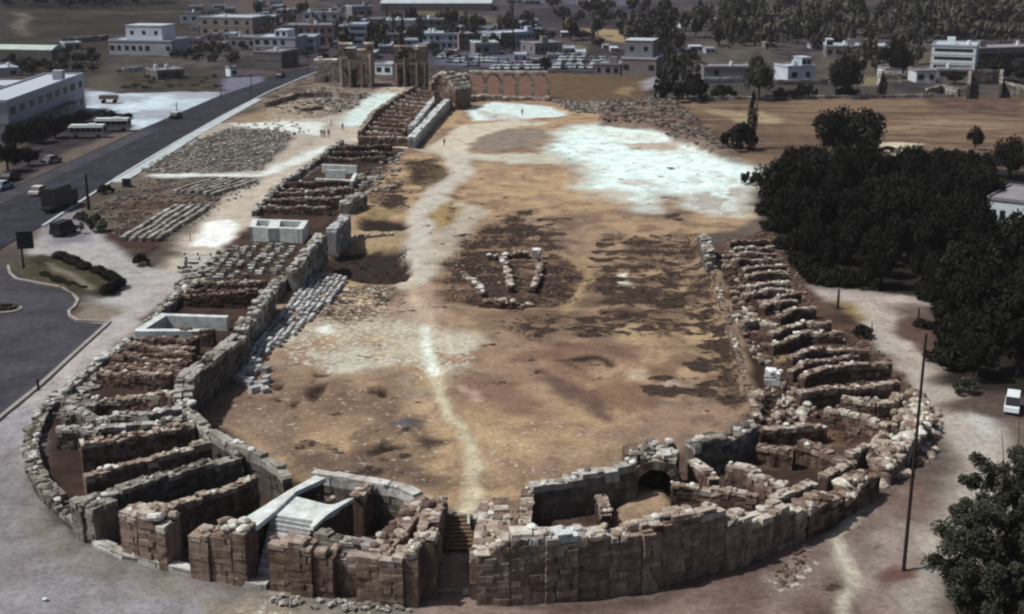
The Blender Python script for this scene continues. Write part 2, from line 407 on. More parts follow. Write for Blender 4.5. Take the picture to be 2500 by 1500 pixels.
PA([(92, 580), (108, 561), (186, 508), (206, 545), (330, 640), (400, 660), (430, 690), (380, 760), (290, 790), (250, 760), (160, 640), (60, 620)], (146, 148, 150), 1.0, warp=0.4)
PA([(108, 561), (186, 508), (206, 545), (230, 590), (120, 600)], (112, 110, 122), 1.2, warp=0.4)
PA([(42, 652), (95, 622), (150, 626), (230, 655), (302, 690), (302, 712), (245, 732), (188, 724), (100, 694), (50, 672)], (64, 60, 46), 0.5, c2=(50, 46, 36), warp=.3)
PA([(120, 655), (180, 685), (230, 715)], (112, 106, 96), 0.3, width=.9, warp=.3)
PA([(420, 680), (350, 745), (300, 800), (215, 880), (120, 960), (30, 1060), (-40, 1160)], (152, 149, 150), 1.2, width=6.5, warp=0.5)
PA([(185, 776), (190, 745), (230, 735), (300, 760), (260, 800)], (112, 106, 98), 1.0)
# the outer ground that sweeps round the curved end
PA([(-200, 1000), (110, 985), (70, 1070), (110, 1240), (330, 1380), (640, 1450), (1000, 1490), (1000, 1700), (-400, 1700)], (136, 136, 143), 1.5, c2=(118, 116, 120), nz=N2)
PA([(40, 1230), (110, 1240), (190, 1300), (330, 1385), (480, 1430), (640, 1455), (560, 1480), (330, 1440), (150, 1350)], (96, 95, 88), 1.2, c2=(116, 112, 108))
PA([(640, 1448), (1040, 1486), (1160, 1486), (1160, 1600), (500, 1600), (520, 1470)], (128, 122, 112), 1.2, c2=(104, 99, 90))
PA([(1160, 1480), (1500, 1455), (1850, 1370), (2060, 1270), (2250, 1170), (2330, 1300), (2320, 1620), (1160, 1620)], (116, 103, 97), 1.2, c2=(94, 81, 75))
PA([(1160, 1478), (1500, 1450), (1850, 1362), (2040, 1270), (1920, 1390), (1560, 1480)], (78, 66, 62), 1.0)
PA([(1940, 1290), (2160, 1230), (2200, 1300), (2160, 1480), (1900, 1480), (1860, 1400)], (128, 119, 115), 1.2, c2=(106, 95, 89))
PA([(2200, 1300), (2290, 1290), (2330, 1600), (2160, 1600), (2230, 1440)], (134, 130, 124), 1.2)
PA([(2120, 1235), (2020, 1302), (2049, 1330), (2078, 1372), (2090, 1436), (2064, 1480), (2050, 1560)], (162, 160, 148), 0.35, width=0.9, warp=0.5)
PA([(2160, 1372), (2222, 1372), (2240, 1410), (2190, 1450), (2155, 1420)], (86, 66, 60), 0.5)
PA([(2080, 720), (2140, 775), (2185, 850), (2240, 940), (2310, 1010), (2380, 1075), (2420, 1150), (2400, 1260), (2350, 1330)], (152, 147, 140), 1.5, width=5.6)
PA([(2330, 1000), (2440, 1040), (2450, 1130), (2390, 1180), (2300, 1050)], (154, 150, 146), 1.5)
PA([(2360, 1010), (2400, 1020), (2390, 1050), (2365, 1040)], (190, 200, 204), 0.8, op=0.6)
PA([(2000, 712), (2120, 728), (2290, 738)], (150, 143, 140), 1.0, width=5)
PA([(2183, 780), (2340, 776), (2300, 870), (2258, 876), (2178, 802)], (80, 64, 59), 0.8)
PA([(2040, 740), (2080, 745), (2110, 800), (2060, 790)], (122, 106, 74), 1.0)
PA([(2180, 890), (2215, 910), (2245, 960), (2190, 975)], (92, 74, 54), 0.8)
PA([(2280, 1000), (2340, 960), (2520, 960), (2520, 1010), (2440, 1020)], (76, 66, 62), 1.0)
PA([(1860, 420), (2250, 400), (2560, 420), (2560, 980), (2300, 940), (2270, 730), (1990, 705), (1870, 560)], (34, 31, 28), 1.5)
# ------------------------------------------------------------------ arena floor
PA([(1100, 236), (1340, 243), (1640, 268), (1792, 398), (1860, 418), (1835, 540), (1715, 575), (1850, 1015), (1660, 1110), (1290, 1200), (1060, 1240), (690, 1165), (470, 1000), (560, 850), (830, 560), (985, 370)],
   (152, 132, 107), 1.0, c2=(132, 113, 97), nz=N2)
PA([(1100, 236), (1340, 243), (1640, 268), (1792, 398), (1860, 418), (1835, 540), (1715, 575), (1850, 1015), (1660, 1110), (1290, 1200), (1060, 1240), (690, 1165), (470, 1000), (560, 850), (830, 560), (985, 370)],
   (92, 76, 66), 1.0, thr=0.58, op=0.55)
PA([(1150, 400), (1420, 430), (1500, 520), (1300, 530), (1180, 480)], (158, 138, 108), 2.0, op=0.8, c2=(142, 121, 102))
PA([(1000, 870), (1240, 930), (1500, 1040), (1600, 1090), (1300, 1180), (1100, 1130)], (152, 133, 106), 2.0, op=0.8, c2=(134, 114, 98))
PA([(690, 900), (960, 960), (1000, 1060), (700, 1060), (560, 960)], (118, 101, 88), 2.0, op=0.7)
# quarry-white ground
PA([(1321, 367), (1372, 340), (1364, 325), (1407, 305), (1537, 305), (1572, 313), (1617, 334), (1698, 350), (1752, 383), (1857, 416), (1822, 455), (1816, 511), (1766, 526), (1698, 509), (1671, 474), (1599, 470), (1584, 517), (1550, 504), (1528, 484), (1469, 466), (1423, 457), (1434, 429), (1429, 404), (1380, 385)],
   (178, 192, 190), 4.0, c2=(200, 224, 226), nz=N1, warp=1.5, q=.34)
PA([(1400, 312), (1600, 330), (1700, 356), (1800, 400), (1650, 390), (1500, 340)], (190, 198, 194), 1.5, thr=0.50, nz=NS, op=0.8)
PA([(1510, 350), (1671, 347), (1644, 367), (1542, 364)], (152, 136, 122), 0.8, op=0.8)
PA([(1500, 440), (1600, 438), (1590, 452), (1510, 450)], (170, 168, 160), 0.8, op=0.8)
PA([(1680, 470), (1820, 455), (1816, 515), (1760, 530), (1690, 510)], (150, 146, 140), 1.0, thr=0.47, op=0.9)
PA([(1420, 455), (1560, 470), (1540, 505), (1400, 480)], (168, 160, 142), 1.0, op=0.5)
PA([(1140, 266), (1200, 250), (1320, 257), (1383, 274), (1372, 286), (1260, 292), (1150, 296)], (188, 206, 206), 1.0)
PA([(1150, 262), (1290, 290), (1330, 300), (1200, 300)], (150, 138, 128), 0.8, op=0.5)
PA([(1045, 362), (1085, 335), (1120, 308), (1250, 294), (1345, 300), (1240, 312), (1160, 345), (1140, 372), (1100, 380)], (176, 172, 156), 1.0)
PA([(1150, 350), (1240, 312), (1340, 315), (1320, 352), (1200, 372)], (120, 112, 104), 1.2)
PA([(1010, 362), (1200, 378), (1330, 372), (1400, 400), (1250, 400), (1100, 385)], (176, 178, 166), 1.5, op=0.8)
# dirt track
PA([(1110, 380), (1130, 420), (1085, 455), (1045, 500), (1025, 550), (1022, 610), (1020, 660), (1005, 700)], (168, 165, 158), 1.0, width=4.4, warp=0.5)
PA([(1120, 490), (1185, 515), (1130, 590), (1085, 650), (1010, 700), (985, 690), (1010, 600), (1060, 600), (1065, 540)], (164, 160, 150), 1.0, warp=0.5, op=.8)
PA([(1045, 530), (1090, 500), (1130, 505), (1110, 540), (1062, 560)], (140, 122, 88), 0.8)
PA([(985, 700), (1060, 690), (1075, 740), (1090, 790), (1000, 790), (960, 740)], (142, 124, 112), 1.2)
PA([(640, 800), (790, 785), (1000, 775), (1170, 825), (1195, 860), (1090, 930), (1000, 955), (990, 900), (800, 930), (690, 900)], (160, 154, 138), 2.5, thr=0.50, op=.75)
PA([(1000, 800), (1040, 795), (1160, 825), (1190, 850), (1110, 890), (1010, 880)], (172, 170, 154), 2.0, thr=0.48, op=.8)
PA([(780, 870), (900, 860), (890, 910), (800, 915)], (170, 172, 162), 1.0, op=0.7)
PA([(775, 800), (815, 797), (818, 812), (780, 815)], (214, 232, 224), 0.5)
PA([(1035, 800), (1046, 870), (1060, 930), (1100, 1010), (1140, 1080), (1168, 1130), (1148, 1200), (1130, 1260)], (176, 170, 148), 0.4, width=1.1, warp=0.5)
PA([(1036, 800), (1046, 870), (1056, 915)], (208, 224, 214), 0.4, width=0.9, warp=0.5)
# dark weeds and dug soil
W1, W2 = (42, 32, 29), (58, 45, 40)
def weeds(pts, thr=0.46, c=W1, c2=W2, soft=1.0, pit=0.0, op=1.0, nz=None):
    PA(pts, c, soft, c2=c2, thr=thr, pit=pit, op=op * .3, nz=nz)
    ok, a = region(pts, soft + 1.5); SCR[ok] = np.maximum(SCR[ok], a * (1.03 + (.46 - thr) * 2.4))
weeds([(1080, 640), (1150, 570), (1250, 515), (1330, 535), (1320, 640), (1420, 650), (1412, 735), (1250, 765), (1090, 735)], 0.42, pit=-0.5)
weeds([(1160, 560), (1340, 530), (1340, 575), (1180, 600)], 0.40)
weeds([(1480, 570), (1710, 575), (1760, 700), (1700, 690), (1620, 620), (1470, 620)], 0.50)
weeds([(1430, 680), (1600, 690), (1700, 720), (1700, 765), (1560, 760), (1450, 740)], 0.42)
weeds([(1190, 785), (1500, 755), (1640, 785), (1640, 825), (1300, 835)], 0.46)
weeds([(1660, 590), (1700, 590), (1740, 690), (1770, 780), (1800, 880), (1830, 960), (1850, 1030), (1780, 1010), (1730, 880), (1720, 760)], 0.34)
weeds([(1530, 905), (1640, 900), (1760, 960), (1740, 1000), (1560, 1000)], 0.46)
weeds([(1240, 515), (1320, 510), (1330, 530), (1240, 530)], 0.42)
weeds([(1620, 515), (1690, 520), (1680, 545), (1610, 535)], 0.35)
weeds([(1330, 640), (1440, 620), (1430, 720), (1340, 720)], 0.45)
weeds([(1500, 640), (1660, 640), (1720, 720), (1500, 690)], 0.52)
PA([(1000, 690), (1015, 740), (1036, 800)], (172, 160, 140), 0.6, width=1.6, op=.8)
PA([(1100, 620), (1200, 560), (1420, 640), (1740, 700), (1800, 860), (1640, 840), (1300, 830), (1100, 740)], (96, 78, 66), 2.5, op=.55, thr=.44, nz=N2)
PA([(1240, 850), (1560, 840), (1720, 900), (1560, 1010), (1420, 980)], (112, 88, 74), 2.5, op=.6, thr=.47)
PA([(560, 930), (800, 930), (980, 990), (960, 1130), (700, 1100)], (98, 80, 68), 2.0, op=.6, thr=.49)
weeds([(1440, 570), (1720, 575), (1770, 720), (1800, 840), (1660, 850), (1440, 780), (1400, 660)], .47, (50, 39, 34), (66, 52, 45), 1.5, op=.9)
weeds([(1660, 800), (1820, 830), (1850, 1020), (1760, 1000), (1640, 960)], .46, (52, 40, 35), (70, 55, 47), 1.5, op=.85)
weeds([(1090, 560), (1420, 520), (1420, 770), (1090, 750)], .50, (54, 42, 37), (72, 58, 49), 1.5, op=.85)
PA([(1299, 899), (1330, 900), (1420, 950), (1515, 1020), (1490, 1028), (1380, 975)], (94, 75, 68), 0.8)
PA([(1340, 838), (1580, 850), (1560, 868), (1360, 862)], (96, 77, 70), 1.0, op=0.8)
PA([(1110, 930), (1250, 910), (1350, 990), (1270, 1010), (1150, 990)], (108, 86, 76), 1.5, op=0.8)
PA([(1135, 948), (1160, 962), (1180, 985)], (158, 140, 126), 0.4, width=0.9)
PA([(1410, 884), (1440, 874), (1466, 872), (1482, 886)], (44, 33, 26), 0.5, width=1.1)
PA([(1375, 890), (1400, 896), (1420, 902)], (58, 45, 36), 0.5, width=0.8)
PA([(1490, 668), (1530, 662), (1552, 690), (1520, 690)], (206, 214, 198), 0.5)
PA([(1524, 700), (1570, 704), (1560, 710), (1530, 708)], (200, 208, 198), 0.4)
PA([(1540, 900), (1580, 895), (1575, 925), (1545, 920)], (168, 156, 138), 0.6)
PA([(1625, 930), (1680, 930), (1670, 965), (1630, 960)], (148, 134, 124), 0.6)
PA([(1700, 920), (1750, 925), (1750, 960), (1700, 950)], (138, 122, 108), 0.8)
PA([(1085, 750), (1250, 760), (1500, 752), (1720, 750)], (140, 122, 100), 0.5, width=0.8)
PA([(1400, 650), (1440, 620), (1430, 680), (1380, 760)], (140, 122, 96), 0.7, width=1.3)
for q in ([(755, 950), (790, 944), (803, 952), (785, 975), (768, 972)], [(717, 985), (752, 977), (750, 993), (722, 995)], [(900, 955), (930, 952), (952, 962), (935, 972), (905, 963)], [(670, 975), (700, 972), (700, 985), (675, 985)], [(738, 1008), (756, 1010), (750, 1018)],
          [(745, 918), (790, 915), (792, 922), (748, 924)], [(645, 945), (672, 940), (674, 955), (650, 956)]):
    PA(q, (38, 29, 24), 0.4, pit=-0.25)
PA([(950, 1040), (1040, 1035), (1020, 1066), (990, 1072)], (78, 78, 82), 0.6)
PA([(914, 1105), (950, 1078), (1000, 1095), (960, 1112)], (36, 28, 22), 0.5, pit=-0.2)
PA([(1025, 1080), (1090, 1075), (1070, 1098), (1035, 1092)], (66, 54, 50), 0.5)
PA([(700, 1110), (900, 1100), (1100, 1160), (1100, 1190), (900, 1180), (740, 1150)], (86, 73, 66), 1.5, op=0.85)
PA([(500, 1000), (600, 960), (760, 1040), (700, 1110), (560, 1060)], (108, 92, 84), 1.5, op=0.7)
PA([(1560, 1030), (1700, 1060), (1660, 1110), (1300, 1185), (1280, 1150), (1480, 1080)], (114, 97, 86), 1.5, op=0.6)
PA([(470, 985), (560, 900), (640, 940), (560, 1020), (500, 1020)], (96, 78, 68), 1.0, op=0.7)
weeds([(1060, 1140), (1160, 1120), (1220, 1220), (1120, 1230)], 0.56, (84, 68, 58), (100, 82, 70))
weeds([(1320, 1110), (1420, 1090), (1460, 1120), (1340, 1140)], 0.52, (84, 70, 62), (100, 84, 74))
# dug zone left of the track
PA([(800, 600), (900, 592), (990, 605), (995, 680), (940, 695), (800, 660)], (40, 35, 33), 0.8, pit=-1.2, c2=(52, 42, 40))
PA([(880, 528), (940, 522), (996, 540), (994, 565), (900, 562)], (38, 31, 29), 0.7, pit=-0.7)
PA([(990, 395), (1060, 385), (1098, 420), (1080, 450), (1010, 455)], (86, 76, 58), 0.8, c2=(60, 50, 42))
weeds([(920, 450), (1000, 450), (1010, 510), (905, 515)], 0.42)
weeds([(780, 700), (960, 700), (1000, 740), (860, 800), (740, 760)], 0.50)
weeds([(1080, 470), (1130, 475), (1125, 550), (1085, 560)], 0.45, (62, 50, 42), (80, 66, 52))
PA([(800, 585), (900, 575), (1000, 570), (995, 592), (850, 600)], (138, 124, 98), 0.6, op=0.8)
PA([(880, 510), (975, 505), (970, 522), (890, 528)], (126, 112, 82), 0.6, op=0.8)
PA([(1700, 580), (1745, 690), (1775, 780), (1805, 880), (1845, 1010)], (120, 104, 88), 0.5, width=2.2, warp=0.4)
# chamber floors, with the shade between the walls put into their soil colour
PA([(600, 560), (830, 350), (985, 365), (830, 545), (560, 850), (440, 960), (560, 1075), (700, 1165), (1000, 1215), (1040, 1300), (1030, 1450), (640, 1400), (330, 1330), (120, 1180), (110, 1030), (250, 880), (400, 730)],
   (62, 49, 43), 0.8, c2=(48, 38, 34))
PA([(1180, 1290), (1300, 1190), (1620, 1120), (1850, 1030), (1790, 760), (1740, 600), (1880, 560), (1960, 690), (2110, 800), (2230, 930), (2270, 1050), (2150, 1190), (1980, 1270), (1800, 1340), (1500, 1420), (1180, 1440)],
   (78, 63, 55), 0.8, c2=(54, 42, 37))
PA([(1490, 1215), (1560, 1190), (1640, 1230), (1650, 1262), (1500, 1272)], (140, 122, 104), 0.7)
PA([(1880, 1105), (2030, 1100), (2090, 1050), (1990, 1070)], (104, 86, 68), 0.8, op=0.8)
PA([(1900, 835), (1930, 838), (1925, 880), (1880, 880)], (124, 108, 78), 0.6)
PA([(1042, 1300), (1160, 1300), (1160, 1500), (1030, 1500)], (122, 108, 102), 0.5)
PA([(1180, 1250), (1290, 1190), (1290, 1260), (1200, 1310)], (116, 102, 86), 0.8)
# rubble bank at the far end of the arena
PA([(1460, 250), (1655, 253), (1720, 320), (1800, 380), (1762, 388), (1644, 347), (1582, 320), (1464, 307)], (82, 66, 60), 1.0, c2=(110, 98, 90))
PA([(1340, 243), (1560, 250), (1560, 278), (1400, 274)], (120, 110, 104), 1.0, c2=(86, 78, 74))
ALB *= (0.90 + 0.2 * N3)[..., None]
def mark(arr, pts, v, soft=1.5):
    ok, a = region(pts, soft); arr[ok] = np.maximum(arr[ok], a * v)
mark(SCR, [(1100, 236), (1340, 243), (1640, 268), (1792, 398), (1835, 540), (1715, 575), (1850, 1015), (1660, 1110), (1290, 1200), (1060, 1240), (690, 1165), (470, 1000), (560, 850), (830, 560), (985, 370)], .66)
mark(SCR, [(690, 1050), (1100, 1120), (1150, 1200), (900, 1180), (730, 1150)], .85)
mark(SCR, [(1900, 1280), (2160, 1230), (2200, 1300), (2160, 1480), (1860, 1480)], .72)
mark(SCR, [(230, 510), (330, 440), (620, 436), (400, 590), (330, 620), (180, 540)], .92)
mark(SCR, [(640, 224), (790, 165), (1010, 212), (780, 280), (600, 290)], .85)
mark(SCR, [(1640, 250), (2500, 245), (2500, 390), (1900, 400)], .62)
mark(SCR, [(0, 20), (450, 10), (600, 120), (300, 200), (0, 170)], .85, 5)
mark(STN, [(640, 800), (790, 785), (1000, 775), (1170, 825), (1195, 860), (1090, 930), (1000, 955), (990, 900), (800, 930), (690, 900)], .98)
mark(STN, [(560, 950), (1000, 940), (1250, 1010), (1650, 1070), (1300, 1190), (1000, 1200), (700, 1150), (520, 1010)], .80)
mark(STN, [(780, 690), (960, 690), (1000, 770), (700, 860), (660, 800)], .95)
mark(STN, [(600, 1445), (1040, 1490), (1160, 1490), (1160, 1560), (500, 1540)], .9)
mark(STN, [(640, 260), (780, 205), (930, 225), (860, 300), (640, 320)], .95)
mark(STN, [(1860, 1400), (2050, 1300), (2000, 1480), (1860, 1500)], .9)
BANK = np.zeros(XX.shape)
ok, a = region([(1470, 252), (1650, 254), (1720, 320), (1795, 378), (1762, 384), (1644, 345), (1582, 318), (1470, 300)], 2.0); BANK[ok] += a * 1.3
ok, a = region([(150, 640), (200, 640), (290, 690), (300, 710), (240, 730), (190, 725), (60, 670), (80, 640)], 1.2); BANK[ok] += a * 0.5
ok, a = region([(100, 640), (130, 625), (60, 650), (60, 668), (110, 670)], 1.0); BANK[ok] += a * 0.6
ok, a = region([(1500, 1212), (1560, 1195), (1635, 1232), (1640, 1258), (1510, 1268)], 0.8); BANK[ok] += a * (.1 + .8 * N1[ok])
ok, a = region([(1705, 585), (1750, 690), (1780, 780), (1810, 880), (1850, 1010)], 0.8, width=1.6); BANK[ok] += a * 0.7
ok, a = region([(940, 1045), (1040, 1035), (1010, 1075)], 1.0); BANK[ok] += a * 0.7
ZZ = T(XX, YY) + PIT + BANK + (N1 - 0.5) * 0.5 + (N3 - 0.5) * 0.12 * (YY < 360) - 0.02
rd = np.minimum(1, 0)
def z_at(x, y):
    i = int(np.clip(np.searchsorted(GY, y), 1, len(GY) - 1)); j = int(np.clip(np.searchsorted(GX, x), 1, len(GX) - 1))
    return float(ZZ[i, j])
ny, nx = XX.shape
def make_ground():
    me = bpy.data.meshes.new("ground"); nv = nx * ny
    me.vertices.add(nv); me.vertices.foreach_set("co", np.stack([XX, YY, ZZ], -1).reshape(-1).astype(np.float32))
    i, j = np.meshgrid(np.arange(ny - 1), np.arange(nx - 1), indexing='ij'); k = (i * nx + j).reshape(-1)
    q = np.stack([k, k + 1, k + 1 + nx, k + nx], -1).astype(np.int32); nf = len(q)
    me.loops.add(nf * 4); me.loops.foreach_set("vertex_index", q.reshape(-1))
    me.polygons.add(nf); me.polygons.foreach_set("loop_start", np.arange(0, nf * 4, 4, dtype=np.int32))
    me.polygons.foreach_set("use_smooth", np.ones(nf, bool))
    for nm, arr in (("scrub", SCR), ("stony", STN)):
        q = me.attributes.new(nm, 'FLOAT', 'POINT'); q.data.foreach_set("value", arr.reshape(-1).astype(np.float32))
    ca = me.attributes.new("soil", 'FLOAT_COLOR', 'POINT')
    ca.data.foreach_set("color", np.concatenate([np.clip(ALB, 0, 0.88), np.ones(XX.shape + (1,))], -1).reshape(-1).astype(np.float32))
    me.materials.append(M['ground']); me.update(); me.validate()
    tag(link("ground", me), kind='structure')
# roads lie on flattened beds
def ribbon_pts(pts, left, right):
    pts = [Vector((p[0], p[1])) for p in pts]; L = []; R = []
    for i, p in enumerate(pts):
        d = (pts[min(i + 1, len(pts) - 1)] - pts[max(i - 1, 0)]).normalized(); n = Vector((-d.y, d.x))
        L.append(p + n * left); R.append(p - n * right)
    return L, R
def resample(pts, step):
    out = [Vector((pts[0][0], pts[0][1]))]
    for a, b in zip(pts[:-1], pts[1:]):
        a = Vector((a[0], a[1])); b = Vector((b[0], b[1])); n = max(1, int((b - a).length / step))
        for k in range(1, n + 1): out.append(a.lerp(b, k / n))
    return out
def flatten(poly_w, z, soft=1.0):
    w = np.array(poly_w); m = 4
    ok = (XX > w[:, 0].min() - m) & (XX < w[:, 0].max() + m) & (YY > w[:, 1].min() - m) & (YY < w[:, 1].max() + m)
    d = _dist(w, True, XX[ok], YY[ok]); a = 1 - sstep(0, soft, d)
    ZZ[ok] = ZZ[ok] * (1 - a) + z * a
def sheet(name, poly_w, z, mat, thick=0.0):
    mb = MB(); mb.prism([tuple(p) for p in poly_w], z - thick, z) if thick else mb.add([(p[0], p[1], z) for p in poly_w], [tuple(range(len(poly_w)))])
    return mb.build(name, mat)
# main road: straight, about 12 m wide
RDL = [(-95, 60), (-88.5, 130), (-85.5, 180), (-83.4, 220), (-81.0, 278), (-77.5, 336), (-72.4, 371), (-66.0, 410)]
RDR = [(-74, 60), (-70.5, 130), (-68.5, 180), (-69.2, 220), (-69.0, 260), (-68.2, 300), (-66.2, 346), (-62.6, 385), (-58.5, 415)]
road_poly = RDR + RDL[::-1]
flatten(road_poly, -0.1, 1.5)
tag(sheet("main_road", road_poly, 0.02, M['asphalt']), kind='structure')
mb = MB()
for y in np.arange(70, 400, 7.5):
    xl = np.interp(y, [p[1] for p in RDL], [p[0] for p in RDL]); xr = np.interp(y, [p[1] for p in RDR], [p[0] for p in RDR])
    x = xl * 0.48 + xr * 0.52; mb.add([(x - .09, y, .026), (x + .09, y, .026), (x + .09 + .05, y + 3.2, .026), (x - .04, y + 3.2, .026)], [(0, 1, 2, 3)])
tag(mb.build("road_centre_line", M['line']), kind='structure')
def strip(name, pts_w, w, h, mat, z=0.0, step=1.5):
    pts = resample(pts_w, step); L, R = ribbon_pts(pts, w / 2, w / 2); mb = MB()
    n = len(pts); vs = []
    for a, b in zip(L, R):
        vs += [(a.x, a.y, z - .2), (a.x, a.y, z + h), (b.x, b.y, z + h), (b.x, b.y, z - .2)]
    fs = []
    for i in range(n - 1):
        for k in range(3): fs.append((i * 4 + k, (i + 1) * 4 + k, (i + 1) * 4 + k + 1, i * 4 + k + 1))
    fs += [(0, 1, 2, 3), ((n - 1) * 4 + 3, (n - 1) * 4 + 2, (n - 1) * 4 + 1, (n - 1) * 4)]
    mb.add(vs, fs); return tag(mb.build(name, mat), kind='structure')
def off(pts, dx): return [(p[0] + dx, p[1]) for p in pts]
strip("road_kerb", off(RDR[2:], 0.35), 0.5, 0.14, M['kerb_pale'])
strip("pavement", [(-67.5, 214), (-67.2, 230), (-67.3, 262), (-66.6, 300), (-65.6, 330)], 2.2, 0.10, M['kerb_pale'])
strip("road_shoulder", off(RDL[1:5], 2.3), 3.4, 0.03, M['asphalt_lot'], z=0.006)
# the lot at lower left
lot_px = [(-420, 640), (0, 648), (45, 664), (60, 684), (94, 697), (151, 707), (176, 722), (186, 734), (180, 748), (165, 758), (167, 774), (190, 788), (262, 792), (92, 948), (0, 1022), (-420, 1300)]
lot = [P(*q) for q in lot_px]
flatten(lot, -0.1, 0.8)
tag(sheet("side_road", lot, 0.015, M['asphalt_lot']), kind='structure')
strip("island_kerb", [P(*q) for q in [(20, 650), (24, 668), (40, 682), (94, 692), (151, 702), (178, 717), (190, 734), (182, 750), (168, 760), (170, 772), (190, 783), (262, 786)]], 0.35, 0.14, M['kerb'], step=0.6)
strip("path_kerb", [P(*q) for q in [(268, 786), (180, 865), (92, 946), (0, 1020), (-80, 1085)]], 0.4, 0.13, M['kerb'])
isl = [(-2 + 0, 0)]
c = P(12, 757); ring = [(c[0] + 1.9 * math.cos(t), c[1] + 1.6 * math.sin(t)) for t in np.linspace(0, 2 * math.pi, 20)[:-1]]
mb = MB(); mb.prism(ring, -0.1, 0.16); tag(mb.build("traffic_island", M['kerb']), kind='structure')
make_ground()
# ================================================================== RUINS
def W(px, base_py, top_py):            # foot and head of a wall seen in the survey
    x, y = P(px, base_py); return (x, y, HT(px, base_py, top_py))
def TP(px, py, h):                     # only the crown of the wall is seen; it stands h high
    x, y = P(px, py, h); return (x, y, h)
def prof(path):
    p = np.array(path, float); s = np.concatenate([[0], np.cumsum(np.hypot(*(p[1:, :2] - p[:-1, :2]).T))])
    def at(t):
        return tuple(np.interp(t, s, p[:, k]) for k in range(3))
    return at, float(s[-1])
def rough_box(mb, c, sz, rz, tone, jit):
    mb.box(c, sz, rz, tone, jit)
def boulder(mb, c, r, tone, flat=0.7):
    """A lumpy stone: a jittered twelve-sided block with chamfered top."""
    a = random.uniform(0, math.pi); n = random.choice((5, 6, 7)); vs = []
    ex = random.uniform(0.7, 1.5)
    rr = [random.uniform(0.75, 1.15) for _ in range(n)]
    for z, q in ((-0.5, 0.9), (0.1, 1.0), (0.5, 0.62)):
        for k in range(n):
            t = 2 * math.pi * k / n
            lx, ly = r * rr[k] * q * math.cos(t) * ex, r * rr[k] * q * math.sin(t)
            vs.append((c[0] + lx * math.cos(a) - ly * math.sin(a), c[1] + lx * math.sin(a) + ly * math.cos(a), c[2] + (z + random.uniform(-.08, .08)) * 2 * r * flat * 0.6))
    fs = [tuple(range(n - 1, -1, -1)), tuple(range(2 * n, 3 * n))]
    for b in (0, n):
        for k in range(n): fs.append((b + k, b + (k + 1) % n, b + n + (k + 1) % n, b + n + k))
    mb.add(vs, fs, tone)
def wall_shape(mb, path, thick, course=0.5, bl=(0.6, 1.3), rag=0.35, rubble=0.5, tone=(0.08, 0.68), base=-0.3, jit=0.035, lean=0.0, toptone=0.3, skip=0.0, rs=(0.16, 0.36), zmin=-9, butt=0):
    at, L = prof(path); hmax = max(p[2] for p in path)
    ph = random.uniform(0, 100)
    def hloc(s): return at(s)[2] + rag * (float(fbm(np.array([s * 0.55 + ph]), np.array([ph]), 3)[0]) - 0.5) * 2.2
    # heart of the wall
    n = max(2, int(L / 0.8)); prev = None
    for i in range(n):
        s0, s1 = L * i / n, L * (i + 1) / n
        x0, y0, _ = at(s0 + .01); x1, y1, _ = at(s1 - .01)
        h = min(hloc(s0), hloc(s1), hloc((s0 + s1) / 2)) - course * 0.55
        if h > 0.1 and h > zmin:
            mb.box(((x0 + x1) / 2, (y0 + y1) / 2, (h + base) / 2), (math.hypot(x1 - x0, y1 - y0) + 0.05, thick * 0.82, h - base), math.atan2(y1 - y0, x1 - x0), random.uniform(0.05, 0.3))
    k = 0
    while k * course < hmax + rag:
        if (k + .5) * course < zmin: k += 1; continue
        z0 = k * course + (base if k == 0 else 0); z1 = (k + 1) * course
        s = -random.uniform(0, bl[0] * 0.5)
        while s < L:
            l = random.uniform(*bl); a = max(s, 0); b = min(s + l, L)
            if butt:
                e = (math.floor(a / butt + 1e-6) + 1) * butt
                if b > e - .3: b = min(e, L)
                s = b
            else: s += l
            if b - a < 0.18: continue
            m = (a + b) / 2; h = hloc(m)
            if h < z0 + course * 0.35 or random.random() < skip: continue
            x, y, _ = at(m); xa, ya, _ = at(a); xb, yb, _ = at(b); rz = math.atan2(yb - ya, xb - xa)
            top = z1 if h >= z1 else max(z0 + course * 0.5, h)
            istop = h < z1 + course * 0.6
            o = random.uniform(-0.05, 0.05) + lean * (z0)
            if butt: bi = int(m / butt); o = random.uniform(-.03, .03) + (.10 if (bi * 7 + int(ph)) % 3 else -.12); a += .03; b -= .03; rz_ = 0
            x += -math.sin(rz) * o; y += math.cos(rz) * o
            tn = random.uniform(*tone) + (toptone if istop else 0)  # crown courses paler, bodies darker: sun and shade worked into the tone
            two = thick > 1.1 and istop
            if two:
                for q in (-1, 1):
                    if random.random() < 0.15: continue
                    th = thick * random.uniform(0.42, 0.52)
                    mb.box((x - math.sin(rz) * q * thick * 0.26, y + math.cos(rz) * q * thick * 0.26, (z0 + top) / 2 + random.uniform(-.06, .1)), (b - a - 0.03, th, top - z0 - 0.02), rz + random.uniform(-.05, .05), tn + random.uniform(-.1, .1), jit * 1.6)
            else:
                mb.box((x, y, (z0 + top) / 2), (b - a - 0.015, thick + random.uniform(-.07, .05), top - z0 - 0.012), rz + random.uniform(-.015, .015), tn, jit)
        k += 1
    nr = int(L * rubble * 2.2)
    for _ in range(nr):
        s = random.uniform(0, L); x, y, _ = at(s); h = hloc(s); x2, y2, _ = at(min(L, s + .1)); rz = math.atan2(y2 - y, x2 - x)
        o = random.uniform(-.42, .42) * thick; r = random.uniform(*rs)
        boulder(mb, (x - math.sin(rz) * o, y + math.cos(rz) * o, max(0.1, h) + r * 0.2), r, random.uniform(tone[0], 1.0) + toptone * random.uniform(0, 1))
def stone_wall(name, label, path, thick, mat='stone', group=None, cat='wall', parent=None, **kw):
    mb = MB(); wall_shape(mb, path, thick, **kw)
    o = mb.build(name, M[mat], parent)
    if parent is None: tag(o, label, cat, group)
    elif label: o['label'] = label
    return o
